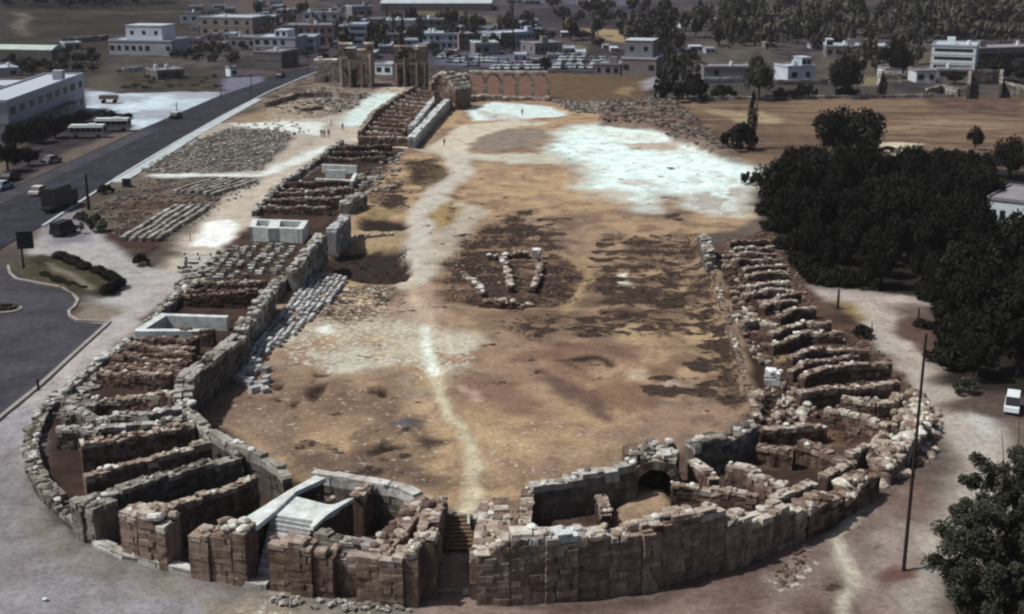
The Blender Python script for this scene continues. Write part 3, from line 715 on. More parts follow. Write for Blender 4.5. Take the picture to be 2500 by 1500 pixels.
# ---- outer ring, left sweep
stone_wall('ring_wall', 'low rough outer ring wall with boulders curving along the far left of the ruin', [W(112, 1012, 997), W(84, 1062, 1044), W(76, 1110, 1088), W(84, 1152, 1126), W(106, 1197, 1170), W(142, 1243, 1214), W(192, 1288, 1262), W(240, 1322, 1300)], 1.2,
           mat='stone_grey', rag=0.45, rubble=1.0, course=0.36, rs=(0.16, 0.45), bl=(.4, 1.1), tone=(-.05, .5))
stone_wall('ring_wall', 'ruined outer ring wall of dark stones bordering the pale path at left', [W(330, 838, 822), W(262, 880, 868), W(210, 918, 905), W(165, 958, 940), (P(118, 1008)[0], P(118, 1008)[1], 0.8)], 1.0, mat='stone_grey', rag=0.45, rubble=1.2, rs=(0.2, 0.45))
stone_wall('plinth', 'low stepped stone plinth at the foot of the left curved piers', [W(236, 1332, 1318), W(310, 1362, 1348), W(400, 1384, 1370), W(480, 1402, 1388), W(560, 1418, 1404), W(655, 1432, 1420)], 0.7, mat='stone_grey', rag=0.08, rubble=0.1, course=0.3, bl=(0.9, 1.6))
def pier(label, path, thick, **kw): return stone_wall('masonry_pier', label, path, thick, cat='pier', group='masonry piers round the curved end', course=0.46, bl=(.7, 1.7), jit=.04, butt=1.55, tone=(.16, .44), toptone=.34, **kw)
pier('rounded lichen-grey masonry pier where the left curve begins', [W(214, 1296, 1218), W(262, 1325, 1232)], 2.0, mat='stone_grey', rag=0.5, rubble=1.4)
pier('tall reddish masonry pier with loose boulders at the end of the narrow chamber wall', [W(322, 1350, 1258), W(376, 1366, 1246), W(432, 1376, 1268)], 1.9, rag=0.5, rubble=1.5, rs=(0.25, 0.5))
pier('broad reddish masonry pier just left of the white staircase', [W(488, 1394, 1300), W(550, 1408, 1286), W(618, 1418, 1290)], 1.8, rag=0.35, rubble=1.2, rs=(0.25, 0.5))
pier('broad curved masonry pier just right of the white staircase', [W(672, 1428, 1322), W(740, 1440, 1318), W(826, 1452, 1345)], 1.5, rag=0.3, rubble=0.5)
stone_wall('recess_wall', 'dark set-back wall between the two piers left of the entrance', [W(822, 1440, 1352), W(890, 1448, 1355)], 1.0, rag=0.25, rubble=0.5, tone=(0.1, 0.5))
pier('tall masonry pier at the left side of the gateway', [W(880, 1458, 1360), W(950, 1466, 1352), W(1028, 1472, 1330)], 1.6, rag=0.45, rubble=1.0)
# ---- gateway
stone_wall('gate_wall', 'dark side wall of the gateway passage, on the left', [W(1040, 1462, 1310), W(1052, 1390, 1265), W(1066, 1300, 1225), W(1072, 1272, 1212)], 1.3, rag=0.25, rubble=0.8, tone=(0.2, 0.7))
stone_wall('gate_wall', 'side wall of the gateway passage topped with pale blocks, on the right', [W(1172, 1462, 1350), W(1184, 1390, 1310), W(1192, 1320, 1250), W(1196, 1288, 1222)], 1.3, rag=0.3, rubble=0.4, toptone=0.35)
stone_wall('gate_wall', 'second rough wall beside the gateway passage, climbing inward on the right', [W(1232, 1440, 1320), W(1226, 1370, 1275), W(1222, 1310, 1220)], 1.0, rag=0.3, rubble=0.6, toptone=0.3)
stone_wall('chamber_wall', 'stepped crown of pale boulders running inward beside the gateway, on its left', [TP(1040, 1222, 3.2), TP(1004, 1250, 3.3), TP(975, 1285, 3.4), TP(945, 1318, 3.5), TP(925, 1340, 3.4)], 1.5, rag=0.4, rubble=1.4, rs=(0.3, 0.55), toptone=0.3)
stone_wall('threshold', 'long stone sill lying across the inner end of the gateway', [W(1078, 1282, 1258), W(1165, 1288, 1262)], 1.0, mat='stone_grey', rag=0.05, rubble=0.1, course=0.35, bl=(0.9, 1.7), cat='sill', toptone=0.2)
a = Vector((*P(1105, 1292), 0)); st = empty('wooden_ramp', a, 0.05); tag(st, 'brown plank ramp going down inside the gateway', 'ramp')
for k in range(9):
    mb = MB(); mb.box((0.45, -0.42 * k, 1.0 - 0.1 * k), (1.9, 0.36, 0.09), 0, 0.5, 0.012); mb.build('plank', M['wood'], st)
for q in (-0.42, 1.32):
    mb = MB(); mb.tube([(q, 0.15, 0.9), (q, -3.6, 0.04)], 0.09, 6); mb.build('beam', M['wood'], st)
mb = MB(); mb.box((1.12, -1.0, 1.15), (0.16, 1.4, 0.16), 0, 0.5); o = mb.build('rail', M['kerb_pale'], st)
stone_wall('doorstep', 'narrow worn stone step across the outer mouth of the gateway', [W(1040, 1446, 1440), W(1156, 1444, 1438)], 0.5, mat='stone_grey', rag=0.02, rubble=0.0, course=0.2, base=-0.1, cat='step')
# ---- right front wall
stone_wall('outer_wall', 'long brown outer wall curving right from the gateway', [W(1164, 1466, 1338), W(1250, 1465, 1318), W(1340, 1460, 1302), W(1430, 1450, 1294), W(1500, 1442, 1288), W(1560, 1432, 1272), W(1650, 1412, 1262), W(1760, 1382, 1244), W(1860, 1350, 1246), W(1945, 1314, 1240)], 1.4,
           rag=1.15, rubble=1.1, course=0.40, bl=(0.5, 1.5), butt=2.1, toptone=0.34, tone=(.22, .52), rs=(0.16, 0.4), jit=0.045)
stone_wall('pale_coping', 'row of bluish pale blocks on the wall top right of the gateway', [(x, y + 0.2, z) for x, y, z in [W(1268, 1465, 1312), W(1345, 1462, 1300), W(1425, 1452, 1292)]], 1.45, mat='stone_pale', zmin=3.35, rag=0.1, rubble=0.3, bl=(0.6, 1.0), cat='coping', course=0.45)
stone_wall('outer_wall', 'tumbled lower end of the outer wall at the right, under the utility pole', [W(1950, 1312, 1240), W(2010, 1280, 1216), W(2062, 1248, 1192), W(2120, 1205, 1150)], 1.6, mat='stone_earth', rag=0.8, rubble=2.2, rs=(0.25, 0.6), jit=0.07)
stone_wall('outer_wall', 'broken right flank of the ring wall below the rubble slope', [W(2150, 1180, 1135), W(2220, 1110, 1070), W(2250, 1050, 1015), W(2240, 990, 955)], 1.4, mat='stone_earth', rag=0.7, rubble=2.4, rs=(0.25, 0.6), jit=0.07)
stone_wall('boulder_row', 'loose row of boulders on the bank outside the right wall', [W(1995, 1290, 1276), W(2050, 1258, 1244), W(2095, 1228, 1216)], 0.9, mat='stone_earth', rag=0.2, rubble=2.5, rs=(0.25, 0.5))
# ---- podium round the arena
PH = 3.0
stone_wall('podium_wall', 'curved podium wall with bluish pale coping, lower left of the arena', [TP(446, 985, PH), TP(470, 1010, PH), TP(510, 1046, PH), TP(560, 1076, PH), TP(602, 1094, PH), TP(645, 1110, PH), TP(690, 1140, PH), TP(702, 1168, PH - .3)], 0.75, mat='stone_grey', toptone=.62, tone=(0, .3), rag=0.18, rubble=0.25, bl=(0.9, 1.7), course=0.55)
stone_wall('podium_wall', 'thick stepped podium wall of pale blocks at the left bend of the arena', [TP(452, 988, 2.9), TP(446, 956, 3.3), TP(452, 925, 3.5), TP(478, 893, 3.6), TP(512, 870, 3.4), TP(550, 845, 3.2), TP(585, 815, 3.2)], 1.6, mat='stone_grey', toptone=.5, tone=(.1, .4), rag=0.4, rubble=0.5, bl=(0.8, 1.5), course=0.55)
stone_wall('podium_wall', 'grey podium wall of big blocks along the arena, below the stored blocks', [TP(585, 812, 3.0), TP(605, 778, 2.6), TP(625, 752, 3.0), TP(640, 735, 3.2), TP(660, 706, 2.4)], 1.15, mat='stone_grey', rag=0.7, rubble=1.2, bl=(0.8, 1.5), course=0.55, toptone=.32, rs=(.2, .45))
stone_wall('podium_wall', 'collapsed gap of the podium filled with boulders, between two standing stretches', [TP(664, 700, 2.0), TP(690, 676, 1.5), TP(700, 662, 2.0)], 1.4, mat='stone_grey', rag=0.6, rubble=2.2, course=.5, toptone=.25, rs=(.25, .5))
stone_wall('podium_wall', 'high smooth grey podium stretch near the white two-celled chamber', [TP(704, 660, 2.6), TP(724, 640, 3.4), TP(746, 614, 3.6), TP(768, 590, 4.0), TP(787, 568, 3.9)], 1.2, mat='stone_grey', rag=0.35, rubble=0.6, bl=(0.9, 1.6), course=0.55, toptone=.4)
stone_wall('podium_wall', 'short standing stretch of podium wall beyond the white two-celled chamber', [TP(806, 566, 2.8), TP(826, 545, 3.4), TP(843, 523, 3.4)], 1.5, mat='stone_pale', rag=0.3, rubble=0.3, course=0.55)
stone_wall('podium_wall', 'long low podium wall with slab coping between staircase and gateway', [TP(766, 1150, 3.0), TP(830, 1160, 3.0), TP(903, 1172, 3.0), TP(980, 1186, 3.0), TP(1024, 1204, 3.1)], 0.8, toptone=.65, tone=(-.05, .25), mat='stone_grey', rag=0.08, rubble=0.1, bl=(1.2, 2.0), course=0.55)
stone_wall('podium_wall', 'podium wall of bluish blocks rising to the right of the gateway', [TP(1296, 1180, 2.8), TP(1340, 1174, 2.8), TP(1400, 1166, 2.8), TP(1446, 1150, 3.1), TP(1500, 1140, 3.2), TP(1548, 1128, 3.3)], 1.0, mat='stone_grey', toptone=.6, tone=(-.05, .25), rag=0.4, rubble=0.9, bl=(0.8, 1.6), course=0.55)
stone_wall('podium_wall', 'broken pale podium wall at the lower right corner of the arena', [TP(1684, 1092, 2.4), TP(1720, 1078, 2.6), TP(1762, 1068, 2.5), TP(1806, 1052, 2.5), TP(1838, 1036, 2.0)], 1.3, mat='stone_grey', rag=0.5, rubble=1.2, toptone=0.3, rs=(0.25, 0.5))
stone_wall('podium_wall', 'low weathered edging wall along the inner side of the right stand', [TP(1742, 660, .8), TP(1762, 730, .7), TP(1785, 800, .8), TP(1808, 880, .7), TP(1830, 950, .8), TP(1850, 1015, .9)], .7, mat='stone_earth', rag=.3, rubble=.35, course=.35, toptone=.1, tone=(.15, .5), rs=(.12, .3))
# ---- the vaulted opening
p0 = np.array(P(1543, 1224)); p1 = np.array(P(1650, 1222)); hv = HT(1590, 1222, 1118)
vt = empty('vaulted_opening', (*p0, 0), math.atan2(*(p1 - p0)[::-1])); tag(vt, 'ruined dark vault with stone arch opening in the right front of the podium', 'vault')
Lv = float(np.hypot(*(p1 - p0))); rv = Lv * 0.42; zc = hv - 0.85 - rv
mb = MB()
for q in (0.0, Lv):
    z = 0
    while z < zc + 0.2:
        mb.box((q, 0.6, z + .25), (0.75, 1.6, 0.48), 0, random.uniform(.3, .8), 0.04); z += 0.5
for k in range(11):
    t = math.pi * (k + .5) / 11; cx, cz = Lv / 2 + (rv + .33) * math.cos(t), max(zc, .3) + (rv + .33) * math.sin(t)
    vs = []
    for yy in (-0.2, 1.4):
        for rr_, tt in ((rv, t - .137), (rv + .7, t - .137), (rv + .7, t + .137), (rv, t + .137)):
            vs.append((Lv / 2 + rr_ * math.cos(tt), yy + random.uniform(-.04, .04), max(zc, .3) + rr_ * math.sin(tt)))
    mb.add(vs, [(0, 1, 2, 3), (7, 6, 5, 4), (0, 4, 5, 1), (1, 5, 6, 2), (2, 6, 7, 3), (3, 7, 4, 0)], random.uniform(.35, .9))
mb.build('arch', M['stone'], vt)
mb = MB()
for k in range(6): mb.box((Lv * (k + .5) / 6, 0.4 + random.uniform(-.3, .4), hv - .15 + random.uniform(-.2, .25)), (Lv / 6 + random.uniform(-.2, .15), 1.1 + random.uniform(-.4, .5), random.uniform(.3, .55)), random.uniform(-.3, .3), random.uniform(.3, 1), .1)
for k in range(34): boulder(mb, (random.uniform(0, Lv), random.uniform(-.1, 3.2), hv + .05 + random.uniform(-.1, .25)), random.uniform(.18, .42), random.uniform(.1, 1))
mb.build('coping', M['stone_grey'], vt)
mb = MB(); mb.box((Lv / 2, 3.4, hv / 2 - .4), (Lv + .4, 0.6, hv - .2), 0, .2); mb.box((-.1, 2.3, hv / 2 - .2), (.6, 1.8, hv - .2), 0, .2); mb.box((Lv + .1, 2.3, hv / 2 - .2), (.6, 1.8, hv - .2), 0, .2); mb.box((Lv / 2, 2.3, hv - .45), (Lv, 2.0, .5), 0, .3)
mb.build('back_wall', M['stone_earth'], vt)
# ---- dividing walls of the curved left chambers
LG = 'dividing walls of the curved left chambers'
def radial(label, path, thick=0.95, mat='stone', grp=LG, **kw):
    kw.setdefault('rag', 0.3); kw.setdefault('rubble', 1.1); kw.setdefault('course', 0.38); kw.setdefault('bl', (0.3, 0.85)); kw.setdefault('tone', (-.15, .38)); kw.setdefault('toptone', .48); kw.setdefault('jit', .05)
    return stone_wall('chamber_wall', label, path, thick, mat, grp, **kw)
h = 2.6
RL = [
 [(229, 974, 1.6), (300, 966, 1.9), (370, 963, 2.2), (436, 960, 2.6)],
 [(165, 990, 1.5), (235, 1020, 1.8), (300, 1014, 2.2), (370, 1006, 2.6), (450, 998, 2.7)],
 [(140, 1050, 1.6), (200, 1044, 1.9), (245, 1042, 2.3), (330, 1030, 2.4), (450, 1018, 2.7)],
 [(196, 1082, 2.6), (280, 1070, 2.6), (370, 1052, 2.7), (472, 1034, 2.8)],
 [(205, 1160, 2.5), (280, 1140, 2.6), (359, 1116, 2.7), (440, 1096, 2.8), (512, 1078, 2.8)],
 [(222, 1215, 2.6), (291, 1192, 3.0), (377, 1168, 2.8), (440, 1146, 2.7), (512, 1128, 2.6), (586, 1112, 2.7)],
 [(372, 1255, 3.4), (391, 1246, 3.0), (470, 1218, 2.7), (540, 1194, 2.7), (624, 1166, 2.7)]]
RLL = ['low crumbled dividing wall level with the thick stepped podium bend', 'dividing wall with a heap of stones at its outer end, next below the podium bend', 'dividing wall meeting the low rubble ring wall at far left',
       'broad flat-topped dividing wall with two rows of facing stones', 'long even dividing wall below the broad flat-topped one', 'dark lichened dividing wall ending in the rounded grey pier', 'narrow straight dividing wall ending in the boulder-topped pier']
for i, (r, l) in enumerate(zip(RL, RLL)):
    radial(l, [TP(*q) for q in r], 1.3 if i == 3 else (1.05 if i == 5 else 0.8), mat='stone_grey' if i in (1, 2, 5) else 'stone', rs=(0.14, 0.3))
# ---- the restored staircase
sc = lambda px, py, z=3.0: Vector((*P(px, py, z), z))
st = empty('staircase', (*P(700, 1300), 0)); tag(st, 'restored white stone staircase climbing the curved end, with pale landing', 'staircase')
ox, oy = st.location.x, st.location.y
def poly_part(name, px, z0, z1, mat, tone=.5):
    mb = MB(); q = [P(a, b, z1) for a, b in px]; q = [(x - ox, y - oy) for x, y in q]
    ar = sum(q[i][0] * q[(i + 1) % len(q)][1] - q[(i + 1) % len(q)][0] * q[i][1] for i in range(len(q)))
    if ar < 0: q = q[::-1]
    mb.prism(q, z0, z1, tone); return mb.build(name, mat, st)
HS = 3.2
poly_part('parapet', [(563, 1286), (615, 1294), (667, 1252), (723, 1200), (796, 1167), (770, 1161), (700, 1200), (640, 1238)], HS - .1, HS + .25, M['concrete'])
poly_part('parapet_wall', [(569, 1287), (612, 1292), (664, 1252), (720, 1201), (790, 1168), (772, 1164), (703, 1201), (645, 1238)], -.2, HS - .12, M['stone_earth'], .1)
poly_part('landing', [(664, 1256), (722, 1212), (760, 1222), (800, 1232), (838, 1230), (815, 1252), (766, 1272)], HS - .3, HS, M['concrete'])
poly_part('landing_base', [(666, 1255), (722, 1214), (760, 1224), (800, 1234), (834, 1231), (813, 1251), (766, 1270)], -.2, HS - .31, M['stone_earth'], .2)
poly_part('side_coping', [(764, 1288), (800, 1256), (838, 1232), (864, 1216), (848, 1218), (820, 1230), (780, 1256), (756, 1284)], HS - .12, HS + .14, M['concrete'])
poly_part('side_wall', [(763, 1286), (799, 1256), (837, 1233), (861, 1218), (850, 1220), (822, 1231), (781, 1257), (758, 1283)], -.2, HS - .13, M['stone_earth'], .2)
NS_ = 14
tl, tr = np.array(P(662, 1258, HS)), np.array(P(764, 1276, HS)); bl_, br = np.array(P(618, 1296, HS + .25)), np.array(P(668, 1404, 0))
for k in range(NS_):
    a, b = k / NS_, (k + 1) / NS_; mb = MB()
    br2 = bl_ + (tr - tl) * 0.92
    q = [tl + (bl_ - tl) * a, tr + (br2 - tr) * a, tr + (br2 - tr) * b, tl + (bl_ - tl) * b]
    q = [(x - ox, y - oy) for x, y in q][::-1]
    mb.prism(q, -.1, HS * (1 - (k + .6) / NS_), .7 if k % 2 else .5); mb.build('step', M['stone_pale'], st)
radial('short rough wall dividing the cells right of the white staircase', [TP(870, 1212, 3.0), TP(895, 1180, 3.0)], 1.1, rubble=1.5, grp=None)
stone_wall('cross_wall', 'low cross wall of squared stones behind the piers left of the gateway', [TP(772, 1296, 3.0), TP(830, 1312, 2.8), TP(890, 1322, 2.8), TP(930, 1330, 3.0)], 1.0, mat='stone_grey', rag=0.25, rubble=0.9, rs=(0.2, 0.4), toptone=0.2)
stone_wall('cross_wall', 'curved fragment of wall inside the cell behind the white landing', [TP(752, 1210, 1.8), TP(780, 1222, 2.0), TP(812, 1222, 2.0)], 0.7, rag=0.2, rubble=0.8)
# ---- straight left stand, white restored cells
def cell(label, outer_px, h, bars, solid=False):
    e = empty('restored_cell', (*P(*outer_px), 0)); tag(e, label, 'cell'); x0, y0 = e.location.x, e.location.y
    for a, b, w in bars:
        A, B = Vector(P(*a, h)), Vector(P(*b, h)); mb = MB(); d = B - A; c_ = (A + B) / 2
        mb.box((c_.x - x0, c_.y - y0, h / 2 - .1), (d.length + w * .96, w, h + .2), math.atan2(d.y, d.x), .5, .01); mb.build('rim_wall', M['concrete'], e)
        h -= 0.003
    return e
cell('white restored two-celled chamber standing high in the straight left stand', (670, 600), 2.05, [((622, 536), (744, 540), 0.75), ((620, 553), (733, 558), 0.75), ((622, 537), (617, 553), 0.75), ((672, 539), (668, 555), 1.5), ((744, 541), (733, 558), 0.85)])
for q in [((668, 541), (662, 557))]: pass
e = cell('white restored chamber with long open walls, low on the straight left stand', (440, 820), 1.5, [((399, 768), (547, 773), 0.8), ((340, 806), (497, 806), 0.8), ((397, 770), (345, 802), 0.9)])
cell('small white restored cell near the far track crossing', (810, 440), 1.4, [((790, 402), (868, 405), 0.6), ((798, 415), (840, 416), 0.5), ((775, 436), (862, 440), 0.6), ((868, 424), (858, 442), 0.6)])
# straight stand dividing walls
OUT = [P(250, 905), P(330, 835), P(412, 755), P(560, 620), P(648, 485), P(740, 420), P(828, 360)]
INN = [P(452, 960), P(508, 865), P(580, 812), P(700, 690), P(800, 560), P(872, 480), P(985, 372)]
def lerp_path(pts, y):
    p = sorted(pts, key=lambda q: q[1]); return np.interp(y, [q[1] for q in p], [q[0] for q in p])
k = 0
WALLROWS = [(938, 958), (921, 946), (904, 934), (889, 918), (874, 901), (860, 885), (846, 868), (828, 846), (748, 752), (728, 733), (706, 712), (520, 528), (508, 514), (497, 500), (486, 488), (474, 476), (460, 462), (396, 398), (384, 386), (374, 375)]
for a, b in WALLROWS:
    y0 = P(400, a)[1]; y1 = P(600, b)[1]
    xo = lerp_path(OUT, y0); xi = lerp_path(INN, y1)
    f0, f1 = random.uniform(0.0, 0.12), random.uniform(0.86, 0.97)
    xa, xb = xo + (xi - xo) * f0, xo + (xi - xo) * f1; ya, yb = y0 + (y1 - y0) * f0, y0 + (y1 - y0) * f1
    hh = random.uniform(1.2, 1.9)
    pth = [(xa, ya, hh * random.uniform(.5, .9)), ((xa + xb) / 2, (ya + yb) / 2, hh * random.uniform(.7, 1.0)), (xb, yb, hh)]
    lbl = 'reddish wall of the straight left stand, ' + (ORD[k] + ' one above the stepped podium bend' if k < 8 else (ORD[k - 8] + ' one beyond the long white cell' if k < 11 else (ORD[k - 11] + ' one beyond the two-celled white chamber' if k < 17 else ORD[k - 17] + ' one beyond the small white far cell')))
    radial(lbl, pth, random.uniform(.6, .9), mat='stone_earth', grp='dividing walls of the straight left stand', rubble=0.7, course=0.36, toptone=.34, rs=(.12, .26))
    k += 1
stone_wall('outer_wall', 'ragged dark outer edge wall of the straight left stand, above the path', [(x + .6, y, random.uniform(.6, 1.3)) for x, y in [P(302, 852), P(345, 818), P(385, 775), P(430, 735), P(470, 700)]], 0.9, mat='stone_grey', rag=0.5, rubble=1.3, rs=(.2, .45))
stone_wall('outer_wall', 'low broken outer edge wall of the far part of the left stand', [(x, y, random.uniform(.7, 1.4)) for x, y in [P(622, 530), P(665, 485), P(700, 450), P(752, 415), P(800, 378), P(835, 358)]], 0.9, mat='stone_grey', rag=0.5, rubble=1.2, rs=(.2, .45))
stone_wall('podium_wall', 'heap-topped remains of the podium beyond the standing stretches', [TP(840, 500, 1.5), TP(862, 482, 2.0), TP(885, 476, 1.6)], 1.6, mat='stone_grey', rag=.6, rubble=2.0, rs=(.25, .5), toptone=.25)
# ---- far stand leading to the arch
def bars_wall(*a, **k): return stone_wall(*a, **k)
stone_wall('outer_wall', 'long outer wall of the restored far stand, facing the track', [TP(878, 318, 2.0), TP(912, 272, 2.2), TP(960, 240, 2.2), TP(1008, 212, 2.2)], 1.0, rag=.25, rubble=.4, bl=(.8, 1.6))
stone_wall('podium_wall', 'long restored inner wall of the far stand with bright pale top', [TP(1004, 336, 2.2), TP(1040, 296, 2.3), TP(1075, 258, 2.4), TP(1114, 224, 2.4)], 1.5, mat='stone_pale', rag=.1, rubble=.1, bl=(1, 2), toptone=.4, tone=(.4, .8))
stone_wall('cross_wall', 'pale inner terrace wall inside the far stand', [TP(1000, 312, 1.8), TP(1020, 288, 1.8), TP(1045, 258, 1.8), TP(1068, 232, 1.8)], 1.1, mat='stone_pale', rag=.35, rubble=.5, toptone=.4, skip=.12)
for k in range(13):
    f = k / 12; a = np.array([876 + (1003 - 876) * f ** .9, 336 - (336 - 218) * f ** .8]); b = np.array([1000 + (1090 - 1000) * f ** .95, 338 - (338 - 228) * f ** .85])
    if k == 0: pth = [W(876, 356, 334), W(940, 357, 334), W(1012, 358, 336)]
    else: pth = [TP(a[0], a[1], 1.6), TP(b[0] - 30 * (1 - f), b[1], 1.6)]
    radial(('near end wall of the far stand, beside the crossing track' if k == 0 else 'thin cross wall of the far stand, ' + ORD[k - 1] + ' behind its near end wall'), pth, .9, mat='stone_earth' if k else 'stone', grp='cross walls of the far stand', rubble=.5, rag=.2)
# ---- right stand
RG = 'tumbled dividing walls of the right stand'
RR = [
 ([(1884, 836), (1945, 820), (1968, 806), (2058, 809)], 1.6, 'long low dividing wall of the right stand, beside the thorny bush'),
 ([(1928, 870), (1966, 858), (2010, 849), (2076, 849), (2126, 852)], 1.9, 'dividing wall of the right stand, directly above the one with the long white top'),
 ([(1958, 918), (2011, 898), (2062, 887), (2120, 886), (2176, 885)], 2.0, 'dividing wall of the right stand with a long bright white top'),
 ([(1950, 956), (2020, 948), (2081, 943), (2130, 938), (2194, 932)], 2.0, 'pale-topped dividing wall of the right stand, directly below the one with the long white top'),
 ([(2054, 966), (2100, 972), (2140, 978), (2192, 976)], 1.9, 'short reddish dividing wall of the right stand near the ochre verge'),
 ([(2014, 999), (2060, 1006), (2113, 1018), (2172, 1036)], 2.0, 'dividing wall of the right stand slanting towards the outer rubble'),
 ([(1858, 1045), (1920, 1042), (1985, 1040), (2014, 1034)], 1.8, 'broken dividing wall nearest the lower right corner of the arena'),
 ([(1954, 1077), (1995, 1090), (2030, 1104), (2062, 1120)], 2.0, 'bright-topped wall slanting down across the lower right chambers'),
 ([(1850, 1082), (1905, 1092), (1940, 1100)], 1.9, 'low wall on the inner side of the lower right chambers'),
 ([(1640, 1182), (1690, 1186), (1752, 1194), (1850, 1212)], 2.4, 'long wall facing the front, right of the dark vault'),
 ([(1776, 1132), (1820, 1142), (1884, 1172), (1920, 1180)], 2.3, 'curved wall of pale stones above the long front-facing wall'),
 ([(1690, 1120), (1722, 1140), (1745, 1165)], 2.2, 'tumbled wall between the broken podium and the front-facing wall'),
 ([(1888, 1210), (1930, 1196), (1985, 1170)], 2.2, 'wall of pale slabs leaning inward behind the tumbled outer wall end'),
 ([(2010, 1160), (2050, 1138), (2080, 1128)], 2.0, 'wall stub capped with a pale slab near the utility pole'),
 ([(2072, 1110), (2100, 1090), (2120, 1076)], 1.6, 'bluish stone wall stub at the foot of the rubble slope'),
 ([(1900, 770), (1930, 756), (1990, 750)], 1.5, 'dividing wall of the right stand with a dark cell below it, under the grove'),
 ([(1862, 746), (1905, 722), (1952, 712)], 1.3, 'low dividing wall close under the dark grove'),
 ([(1800, 790), (1850, 780), (1900, 790)], 1.0, 'low stony bank wall on the inner side of the right stand'),
 ([(1826, 696), (1870, 690), (1930, 690)], 1.2, 'thin dividing wall under the grove, below the narrow trench'),
 ([(1815, 655), (1870, 648), (1918, 645)], 1.2, 'thin dividing wall under the grove, above the narrow trench'),
 ([(1800, 634), (1850, 630), (1905, 630)], 1.1, 'thin parallel dividing wall below the tapering stub of masonry'),
 ([(1790, 606), (1840, 604), (1890, 602)], 1.0, 'topmost thin dividing wall of the right stand'),
 ([(1782, 588), (1835, 586), (1880, 585)], 1.0, 'thin pale rib of the right stand, the one nearest the stub of masonry'),
 ([(1795, 620), (1850, 617), (1900, 616)], 1.0, 'thin pale rib of the right stand just above the thin parallel wall'),
 ([(1822, 668), (1880, 664), (1925, 664)], 1.1, 'thin pale rib of the right stand inside the narrow trench'),
 ([(1835, 712), (1880, 706), (1940, 704)], 1.1, 'thin pale rib of the right stand at the lower edge of the grove'),
 ([(1850, 734), (1900, 738), (1945, 732)], 1.2, 'thin pale rib of the right stand above the dark cell'),
 ([(1880, 812), (1920, 796), (1960, 786), (2030, 788)], 1.4, 'stony rib of the right stand just above the thorny bush wall'),
 ([(1930, 905), (1970, 885), (2010, 876), (2090, 868)], 1.3, 'low stony rib of the right stand above the long bright white top'),
 ([(1290, 1190), (1286, 1230), (1280, 1300)], 2.6, 'stubby dark wall running inward from the pale coping right of the gateway'),
 ([(1446, 1155), (1462, 1200), (1480, 1250)], 1.6, 'broken wall descending from the podium beside the earth mound'),
]
for pts, hh, lbl in RR:
    radial(lbl, [TP(a, b, hh * .85) for a, b in pts], random.uniform(.7, .95), mat='stone_earth', grp=RG, rag=.3, rubble=.7, rs=(.12, .28), toptone=.5, jit=.045, tone=(.0, .45))
stone_wall('podium_wall', 'tapering stub of grey masonry at the upper end of the right stand', [TP(1716, 574, 2.4), TP(1728, 600, 2.6), TP(1736, 632, 1.8), TP(1740, 655, 0.8)], 1.4, mat='stone_grey', rag=.3, rubble=.8, toptone=.4)
o = stone_wall('stone_pile', 'bright white block pile at the inner edge of the right stand', [W(1866, 935, 905), W(1905, 938, 900)], 1.6, mat='stone_pale', rag=.2, rubble=.8, toptone=.5, tone=(.6, 1), course=.6, cat='stone pile')
stone_wall('stone_pile', 'lone white stone cube among the central ruins of the arena', [W(1300, 630, 608), W(1320, 630, 608)], 1.2, mat='stone_pale', rag=.05, rubble=0, toptone=.5, tone=(.7, 1), course=.6, cat='stone pile')
for lbl, pts, hh in [('jagged wall remnant along the lower rim of the central arena ruins', [(1170, 735), (1210, 738), (1260, 742), (1300, 738)], 1.1), ('upright wall remnant in the middle of the central arena ruins', [(1225, 625), (1240, 660), (1246, 700)], 1.3), ('wall remnant on the right rim of the central arena ruins', [(1320, 630), (1316, 670), (1300, 705)], 1.1),
                    ('short wall remnant at the top of the central arena ruins', [(1190, 625), (1230, 620), (1290, 618)], 1.0), ('low wall remnant on the left rim of the central arena ruins', [(1130, 660), (1160, 690), (1180, 715)], 0.9)]:
    radial(lbl, [TP(a, b, hh * .5) for a, b in pts], .7, mat='stone_earth', grp='wall remnants in the arena', rag=.5, rubble=2.4, skip=.55, course=.3, jit=.1, rs=(.12, .42))
stone_wall('stone_edging', 'line of pale stones crossing the dug zone left of the dirt track', [W(800, 590, 584), W(850, 586, 580), W(900, 580, 574), W(960, 574, 568)], .6, mat='stone', rag=.15, rubble=1.2, course=.3, cat='edging')
# ---- blocks and rubble as things
def block_mesh(i, mat, pale):
    mb = MB(); l = random.uniform(.8, 1.25)
    mb.box((0, 0, .24), (l, random.uniform(.46, .6), random.uniform(.42, .52)), 0, random.uniform(.35, .95), .05)
    return mb.mesh('stone_block', M[mat])
BLK = [block_mesh(i, 'stone_pale', 1) for i in range(6)]
BLK2 = [block_mesh(i, 'stone_grey', 1) for i in range(5)]
def rub_mesh(mat):
    mb = MB(); boulder(mb, (0, 0, .2), .5, random.uniform(.2, 1.0), .75); return mb.mesh('rubble_stone', M[mat])
RUB = [rub_mesh('stone_earth') for _ in range(5)] + [rub_mesh('stone') for _ in range(3)]
NBLK = 0
def block(mesh, x, y, z, rz, s, label, group):
    global NBLK
    o = bpy.data.objects.new('stone_block', mesh); COL.objects.link(o); o.location = (x, y, z); o.rotation_euler = (0, 0, rz); o.scale = s
    tag(o, label, 'stone block', group); NBLK += 1
STUFFB = MB()
